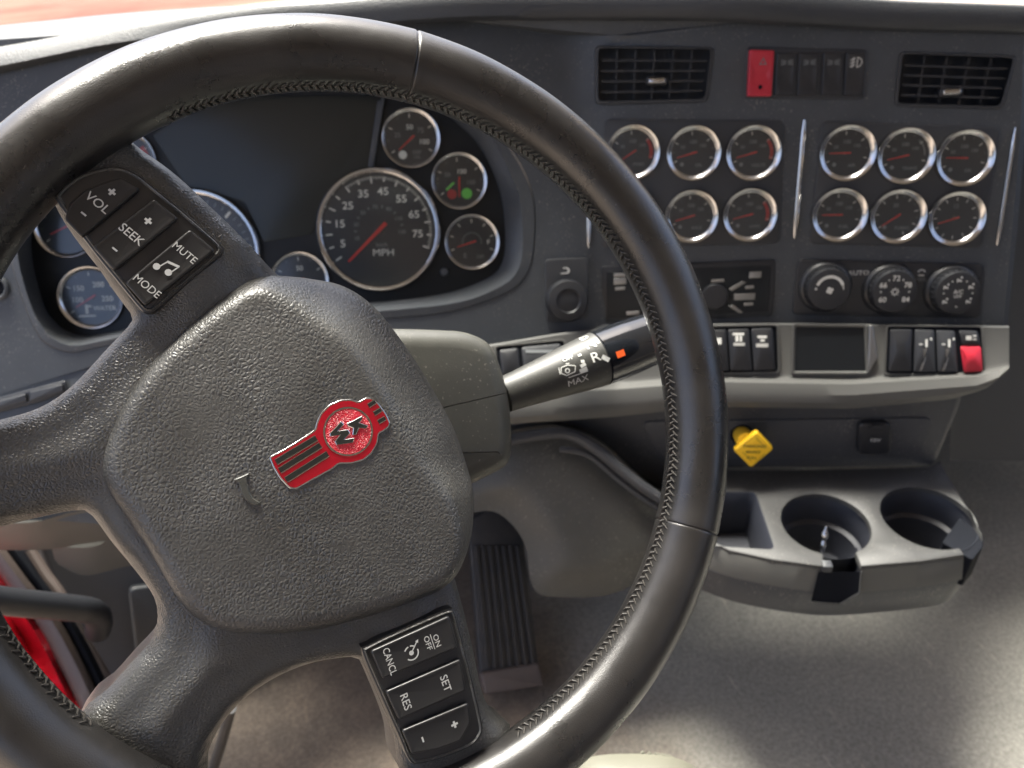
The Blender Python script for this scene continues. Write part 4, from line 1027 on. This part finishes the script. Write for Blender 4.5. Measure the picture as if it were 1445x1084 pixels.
# ================================================================== CUP HOLDER CONSOLE
con = thing('cup_holder_console', 'grey cup holder console with two round wells below the dash centre', 'cup holder', (Pb.x, Pb.y, CON_Z))
CZ = Plane(V(Pb.x, Pb.y, CON_Z), CP.u - V(0, 0, CP.u.z), V(0, 0, 1))
cuv = lambda pts, w_=0: CZ.uvs(pts, w_)
c1 = CZ.uv(1165, 738); c2 = CZ.uv(1309, 729)
def rad_of(c, pts): return sum((Vector(CZ.uv(*p)) - Vector(c)).length for p in pts) / len(pts)
r1 = rad_of(c1, [(1098, 722), (1226, 762)]); r2 = rad_of(c2, [(1234, 708), (1373, 745)])
def circ(c, r, n=56, a0=0, a1=2 * PI): return [(c[0] + r * math.cos(a0 + (a1 - a0) * i / n), c[1] + r * math.sin(a0 + (a1 - a0) * i / n)) for i in range(n if abs(a1 - a0 - 2 * PI) < 1e-6 else n + 1)]
# slots: middle one runs to the front edge, right one to the right front corner
def slot_circle(c, r, pa, pb):
    """circle path from slot side a round the back to side b (uv points where the slot meets the rim)"""
    a = math.atan2(pa[1] - c[1], pa[0] - c[0]); b = math.atan2(pb[1] - c[1], pb[0] - c[0])
    while b > a: b -= 2 * PI
    return [(c[0] + r * math.cos(a + (b - a) * i / 44), c[1] + r * math.sin(a + (b - a) * i / 44)) for i in range(45)]
back = cuv([(960, 664), (1150, 664), (1312, 660), (1326, 652), (1334, 668), (1366, 720), (1384, 752)])
frontR = cuv([(1358, 781), (1300, 790), (1217, 797)]); frontL = cuv([(1160, 797), (1090, 788), (1030, 775), (985, 755), (950, 715), (945, 680)])
s2a, s2b = CZ.uv(1366, 742), CZ.uv(1346, 767)
cir2 = slot_circle(c2, r2, s2a, s2b)[::1]
s1a, s1b = CZ.uv(1208, 778), CZ.uv(1160, 778)
cir1 = slot_circle(c1, r1, s1a, s1b)
def orient(path, start):  # make the path begin near start
    return path if (Vector(path[0]) - Vector(start)).length < (Vector(path[-1]) - Vector(start)).length else path[::-1]
top = back + [CZ.uv(1386, 757)] + orient(slot_circle(c2, r2, s2a, s2b), s2a) + frontR + orient(cir1, s1a) + frontL
# the circle must go round the far side: flip if it takes the short way
def longway(c, r, pa, pb):
    a = math.atan2(pa[1] - c[1], pa[0] - c[0]); b = math.atan2(pb[1] - c[1], pb[0] - c[0])
    d = (b - a) % (2 * PI)
    if d < PI: d -= 2 * PI
    return [(c[0] + r * math.cos(a + d * i / 48), c[1] + r * math.sin(a + d * i / 48)) for i in range(49)]
w1_ = longway(c1, r1, s1a, s1b); w2_ = longway(c2, r2, s2a, s2b)
top = back + [CZ.uv(1386, 757)] + w2_ + frontR + w1_ + frontL
tray = rpoly(cuv([(985, 694), (1066, 694), (1094, 776), (1000, 770)]), .008, 4)
if area(top) < 0: top = top[::-1]
vs, fs = cdt(top, [tray]); mb = MB(); mb.add([CZ.P(x, y, 0) for x, y in vs], fs, 'cup')
# rounded drop at every edge of the top sheet
loft(mb, [[CZ.P(x, y, 0) for x, y in top], [CZ.P(x, y, -.0008) for x, y in inset(top, -.0012)], [CZ.P(x, y, -.006) for x, y in inset(top, -.002)]], 'cup')
tp = mb.build('top_plate', con, ang=40)
# cup wells
for c, r in ((c1, r1), (c2, r2)):
    mb = MB(); lathe(mb, CZ, c, [(r * 1.03, -.0035), (r * .985, -.006), (r * .96, -.04), (r * .86, -.043), (r * .83, -.075), (r * .78, -.078)], 'cupin', 56); mb.build('cup_well', con, ang=40)
mb = MB(); tr_ = tray if area(tray) > 0 else tray[::-1]; loft(mb, [[CZ.P(x, y, 0) for x, y in tr_], [CZ.P(x, y, -.003) for x, y in inset(tr_, .002)], [CZ.P(x, y, -.06) for x, y in inset(tr_, .006)]], 'cupin', cap1=True); mb.build('tray_well', con)
# front skirt: beige band over a darker lower band
def skirt(fr, name, z0, z1, out0, out1, mt, gap=0):
    mb = MB(); n = len(fr); cen = Vector(CZ.uv(1180, 700))
    def off(p, d): q = Vector(p) - cen; q.normalize(); return (p[0] + q.x * d, p[1] + q.y * d)
    loft(mb, [[CZ.P(*off(p, out0 - .004), z0 + .002) for p in fr], [CZ.P(*off(p, out0), z0 - .001) for p in fr], [CZ.P(*off(p, out1), z1) for p in fr], [CZ.P(*off(p, out1 - .006), z1 - .001) for p in fr]], mt, closed=False)
    return mb.build(name, con, ang=40)
fl_ = smooth(cuv([(1162, 797), (1090, 788), (1030, 775), (985, 755), (948, 712), (940, 670)]), 30, False)
fr_ = smooth(cuv([(1359, 781), (1300, 790), (1216, 797)]), 20, False)
skirt(fl_, 'front_band', -.004, -.034, .002, .008, 'beige'); skirt(fr_, 'front_band', -.004, -.034, .002, .008, 'beige')
allf = smooth(cuv([(1384, 757), (1358, 781), (1300, 790), (1216, 797), (1162, 797), (1090, 788), (1030, 775), (985, 755), (948, 712), (940, 670)]), 60, False)
def skirt2():
    mb = MB(); cen = Vector(CZ.uv(1180, 690))
    def off(p, k): q = Vector(p) - cen; return (cen.x + q.x * k, cen.y + q.y * k)
    loft(mb, [[CZ.P(*off(p, .97), -.034) for p in allf], [CZ.P(*off(p, 1.03), -.0355) for p in allf], [CZ.P(*off(p, 1.035), -.037) for p in allf], [CZ.P(*off(p, 1.005), -.078) for p in allf], [CZ.P(*off(p, .97), -.084) for p in allf], [CZ.P(*off(p, .3), -.10) for p in allf]], 'lower', closed=False)
    mb.build('lower_skirt', con, ang=30)
skirt2()
# slot channel lining and dark pieces standing in for slot shade
def channel(p0, p1, q0, q1, name, depth):
    # p0,p1: inner ends of the slot sides, q0,q1: outer ends
    mb = MB(); a, b, c, d = [Vector(CZ.uv(*p)) for p in (p0, p1, q1, q0)]
    z = lambda p, w_: CZ.P(p.x, p.y, w_)
    for x, y in ((a, d), (b, c)): mb.add([z(x, -.001), z(y, -.001), z(y, -depth), z(x, -depth)], [(0, 1, 2, 3)], 'cupin')
    mb.add([z(a, -depth), z(b, -depth), z(c, -depth), z(d, -depth)], [(0, 1, 2, 3)], 'cupin'); mb.build(name, con)
channel((1160, 770), (1209, 770), (1160, 800), (1217, 800), 'handle_slot', .055)
mb = MB(); plate(mb, CZ, rpoly(cuv([(1356, 726), (1390, 752), (1389, 768), (1374, 786), (1331, 761)]), .003, 3), -.045, -.0045, .0012, 'void'); mb.build('handle_slot', con, flat=True)  # solid near-black block painted in place of the shaded slot
mb = MB(); sc0 = Vector(CZ.uv(1180, 700)); ra, rb = [], []
for x_, zb in ((1157, -.044), (1164, -.046), (1180, -.046), (1195, -.046), (1205, -.038), (1216, -.028)):
    p = Vector(CZ.uv(x_, 797.5)); q = (p - sc0).normalized(); ra.append(CZ.P(*(p + q * .0035), -.006)); rb.append(CZ.P(*(p + q * .0125), zb))
loft(mb, [ra, rb], 'void', closed=False); mb.build('slot_shade', con)  # near-black sheet stands in for the shade inside the slot
mb = MB(); tube(mb, [ra[-1], rb[-1], rb[-3], rb[0]], .0011, 'cup', 6); mb.build('slot_rim', con)
# slim bright fitting standing in the middle well
fit = thing('metal_clip', 'small bright metal clip with beaded tip standing in the middle cup well', 'clip', CZ.P(*CZ.uv(1160, 790), -.036))
A = CZ.at(1158, 790, -.02); B = CZ.at(1166, 742, .018); mb = MB()
prof = [(0, .0016), (.2, .0016), (.34, .0022), (.42, .0036), (.5, .0030), (.58, .0018), (.64, .0034), (.76, .0040), (.84, .0026), (.9, .0014), (1, .0010)]
tube(mb, [A.lerp(B, t) for t, r in prof], [r for t, r in prof], 'chrome', 14); mb.build('beaded_stem', fit)
mb = MB(); e = CZ.uv(1166, 797, 0); box(mb, CZ, e[0] - .004, e[1] - .004, e[0] + .006, e[1] + .006, -.036, .001, .001, 'panel', .001); mb.build('clip_base', fit)

# ================================================================== FOOTWELL
def floor_pt(px, py, z=0): r = ray(px, py); return CAM + r * ((z - CAM.z) / r.z)
def struct(mb, name, ang=40): o = mb.build(name, None, kind='structure', ang=ang); return o
mb = MB(); nx, ny = 40, 40
pts = []; fs = []
for j in range(ny + 1):
    for i in range(nx + 1):
        x, y = -.62 + 2.3 * i / nx, -1.2 + 2.4 * j / ny; pts.append((x, y, .002 * math.sin(x * 9) * math.sin(y * 7)))
fs = [(j * (nx + 1) + i, j * (nx + 1) + i + 1, (j + 1) * (nx + 1) + i + 1, (j + 1) * (nx + 1) + i) for j in range(ny) for i in range(nx)]
mb.add(pts, fs, 'floor'); struct(mb, 'floor')
# accelerator pedal
p0 = floor_pt(722, 966, .03); PP = Plane(p0, V(1, .12, 0), V(.0, -.80, .60))
ped = thing('accelerator_pedal', 'dusty black ribbed accelerator pedal on the floor under the column', 'pedal', floor_pt(722, 970, 0))
mb = MB(); uv = rpoly(PP.uvs([(660, 735), (690, 718), (722, 722), (738, 752), (760, 940), (678, 955)]), [.01, .012, .012, .012, .004, .004], 5); plate(mb, PP, uv, -.016, 0, .003, 'rubber'); mb.build('pedal_plate', ped)
for k in range(7):
    s = (k + .5) / 7; x0 = 683 + (757 - 683) * s; x1 = 668 + (735 - 668) * s
    mb = MB(); a = Vector(PP.uv(x0, 943 - s * 6)); b = Vector(PP.uv(x1 - 1, 770)); t = (b - a).normalized(); n = V(-t.y, t.x) * .0026
    plate(mb, PP, [a + n, a - n, b - n, b + n], -.002, .004, .001, 'rubber'); mb.build('pedal_rib', ped)
mb = MB(); uv = rpoly(PP.uvs([(678, 950), (760, 935), (768, 968), (684, 980)], .004), .004, 3); plate(mb, PP, uv, -.03, .006, .003, 'sill', back=True); mb.build('pedal_heel', ped)
# knee panel right of the pedal
KP = Plane(cam_pt(800, 740, .93), V(1, .1, 0), V(-.22, -.80, .42))
knee = thing('knee_panel', 'olive grey moulded knee panel behind the pedal, beneath the silver ledge', 'panel', KP.at(800, 835))
mb = MB(); out_ = smooth(KP.uvs([(640, 690), (700, 620), (760, 600), (805, 604), (850, 625), (895, 665), (945, 705), (1010, 740), (1010, 800), (930, 805), (860, 834), (790, 838), (752, 826), (738, 760), (700, 720), (650, 720)]), 120)
def kh(x, y, d): return .014 * sstep(0, .05, d) + .01 - .06 * max(0, y - .02)
pillow(mb, KP, out_, kh, 'knee', .012, -.05); mb.build('knee_moulding', knee, ang=60)
for w_, r_, pts_ in ((.034, .0065, [(690, 628), (745, 616), (800, 612), (842, 634), (890, 674), (940, 708), (1000, 738)]), (.030, .0035, [(790, 634), (830, 642), (872, 676), (925, 714), (990, 745)])):
    mb = MB(); tube(mb, [KP.at(x, y, w_) for x, y in smooth(pts_, 26, False)], r_, 'lower', 10); mb.build('edge_moulding', knee)
# firewall and tunnel in the dark behind
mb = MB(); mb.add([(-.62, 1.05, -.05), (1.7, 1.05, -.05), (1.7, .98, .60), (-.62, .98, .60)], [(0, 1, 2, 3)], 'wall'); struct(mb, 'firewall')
# passenger side of the dash, set back and in shade
psd = thing('passenger_dash', 'dark passenger side dash set back beyond the centre panel', 'dashboard', (.8, .9, .3))
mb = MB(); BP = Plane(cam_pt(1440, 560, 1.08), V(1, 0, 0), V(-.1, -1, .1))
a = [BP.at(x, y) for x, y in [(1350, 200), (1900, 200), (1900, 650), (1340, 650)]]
mb.add(a + [a[1] + V(0, .5, -.05), a[0] + V(0, .5, -.05)], [(0, 1, 2, 3), (0, 1, 4, 5)], 'wall'); mb.build('shell', psd)  # top quad is added to keep the sun out of the gap behind

# ================================================================== DOOR SIDE (lower left)
door = thing('cab_door', 'glossy red door edge with grey seals seen under the wheel at far left', 'door', cam_pt(30, 950, .9))
def sweep(mb, pxs, depth, r, mt, n=8): 
    tube(mb, [cam_pt(x, y, depth) for x, y in smooth(pxs, 26, False)], r, mt, n)
mb = MB(); L1 = smooth([(-60, 730), (0, 813), (50, 877), (80, 930), (105, 983), (135, 1050)], 24, False); L0 = [(x - 130, y + 20) for x, y in L1]
G0 = []
for k, (dx, dd) in enumerate(((0, .90), (-10, .89), (-30, .895), (-45, .87), (-62, .88), (-80, .85), (-130, .86))): G0.append([cam_pt(x + dx, y - dx * .12, dd + .006 * math.sin(i * .9 + k)) for i, (x, y) in enumerate(L1)])
loft(mb, G0, 'paint', closed=False); mb.build('painted_edge', door, ang=25)
mb = MB(); G1 = [[cam_pt(x + dx, y - dx * .1, dd) for x, y in L1] for dx, dd in ((-2, .905), (2, .885), (5, .88), (22, .882), (30, .888), (34, .90))]
loft(mb, G1, 'sill', closed=False); mb.build('sill_trim', door, ang=60)
mb = MB(); G1 = [[cam_pt(x + dx, y - dx * .1, dd) for x, y in L1] for dx, dd in ((32, .905), (36, .895), (44, .893), (50, .90), (54, .93))]
loft(mb, G1, 'void', closed=False); mb.build('inner_seal', door, ang=60)
mb = MB(); sweep(mb, [(43, 776), (66, 812), (88, 842), (112, 892), (136, 932), (157, 970), (180, 1030)], .92, .006, 'sill'); mb.build('seal_bead', door)
gh = thing('grab_handle', 'thick black curved grab handle reaching in at the far left', 'handle', cam_pt(130, 868, .78))
mb = MB(); pth = [cam_pt(x, y, d) for x, y, d in smooth([(-120, 830, .66), (-40, 842, .70), (30, 851, .74), (90, 857, .78), (128, 862, .81), (140, 874, .84), (138, 890, .88)], 28, False)]
tube(mb, pth, .0135, 'black', 16); mb.build('bar', gh, ang=80)
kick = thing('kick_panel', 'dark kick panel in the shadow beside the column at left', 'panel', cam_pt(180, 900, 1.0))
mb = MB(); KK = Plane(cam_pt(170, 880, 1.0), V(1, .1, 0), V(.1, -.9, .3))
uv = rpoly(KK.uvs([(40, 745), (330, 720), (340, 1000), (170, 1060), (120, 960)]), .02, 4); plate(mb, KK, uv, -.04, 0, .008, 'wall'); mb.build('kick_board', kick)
mb = MB(); uv = rpoly(KK.uvs([(180, 830), (300, 815), (300, 960), (195, 960)], .01), .01, 4); plate(mb, KK, uv, 0, .012, .005, 'panel'); mb.build('foot_rest', kick)
# thin dark rod at bottom left of the floor
mb = MB(); post = thing('floor_rod', 'thin dark rod rising from the floor between the lower spokes', 'lever', floor_pt(300, 1075))
tube(mb, [floor_pt(296, 1100, .05), floor_pt(312, 1050, .12), floor_pt(326, 1000, .2)], .006, 'rubber', 10); mb.build('rod', post)

# ================================================================== SEAT
seat = thing('driver_seat', 'pale grey green seat cushion edge at the bottom behind the rim', 'seat', floor_pt(880, 1110, 0))
sp = smooth([(790, 1160), (800, 1085), (830, 1062), (880, 1057), (935, 1060), (975, 1075), (1010, 1110), (1030, 1160)], 40, False)
mb = MB(); SP = [cam_pt(x, y, .70) for x, y in sp]; dn = V(0, 0, -1)
fwd = V(.1, -1, -.1).normalized()
loft(mb, [[p + dn * .09 for p in SP], [p + dn * .012 - fwd * .002 for p in SP], [p - dn * .002 + fwd * .006 for p in SP], [p + fwd * .03 - dn * .004 for p in SP], [p + fwd * .20 for p in SP]], 'seat', closed=False); cu = mb.build('cushion', seat, ang=70)
for k in range(4):
    mb = MB(); pts = [cam_pt(x, y, .696) for x, y in smooth([(906 + k * 9, 1061 + k * 1.5), (912 + k * 13, 1072), (915 + k * 15, 1095)], 8, False)]; tube(mb, pts, .0018, 'seat', 6); mb.build('seam_piping', cu)

# ================================================================== CAB SHELL AND OUTSIDE
def quad(mb, a, b, c, d, mt): mb.add([a, b, c, d], [(0, 1, 2, 3)], mt)
mb = MB(); quad(mb, (-.75, -1.25, 1.75), (1.75, -1.25, 1.75), (1.75, .72, 1.72), (-.75, .72, 1.72), 'cloth'); struct(mb, 'cab_roof')
mb = MB(); quad(mb, (-.75, -1.25, 0), (1.75, -1.25, 0), (1.75, -1.25, 1.75), (-.75, -1.25, 1.75), 'cloth'); struct(mb, 'cab_rear_wall')
mb = MB(); quad(mb, (1.72, -1.25, -.05), (1.72, 1.2, -.05), (1.72, 1.2, .85), (1.72, -1.25, .85), 'wall'); struct(mb, 'cab_side_wall')
ws = thing('windshield', 'clear windshield above the dash, the bright outdoors behind it', 'windshield', (.5, 1.2, .8))
mb = MB(); quad(mb, (-.8, 1.33, .72), (1.75, 1.33, .72), (1.75, .74, 1.70), (-.8, .74, 1.70), 'glass'); mb.build('pane', ws)
hood = thing('hood', 'sunlit faded red hood seen through the windshield at top left', 'hood', (.2, 2.4, .3))
mb = MB(); rows_ = []
for j in range(14):
    y = 1.38 + j * .16; rows_.append([V(x, y, .775 - .045 * (y - 1.38) - .05 * (abs(x + .1) / 1.2) ** 4) for x in np.linspace(-1.4, 1.2, 26)])
loft(mb, rows_, 'hood', closed=False); mb.build('hood_skin', hood)
mb = MB(); quad(mb, (-60, -60, -1.1), (60, -60, -1.1), (60, 120, -1.1), (-60, 120, -1.1), 'ground'); struct(mb, 'ground')
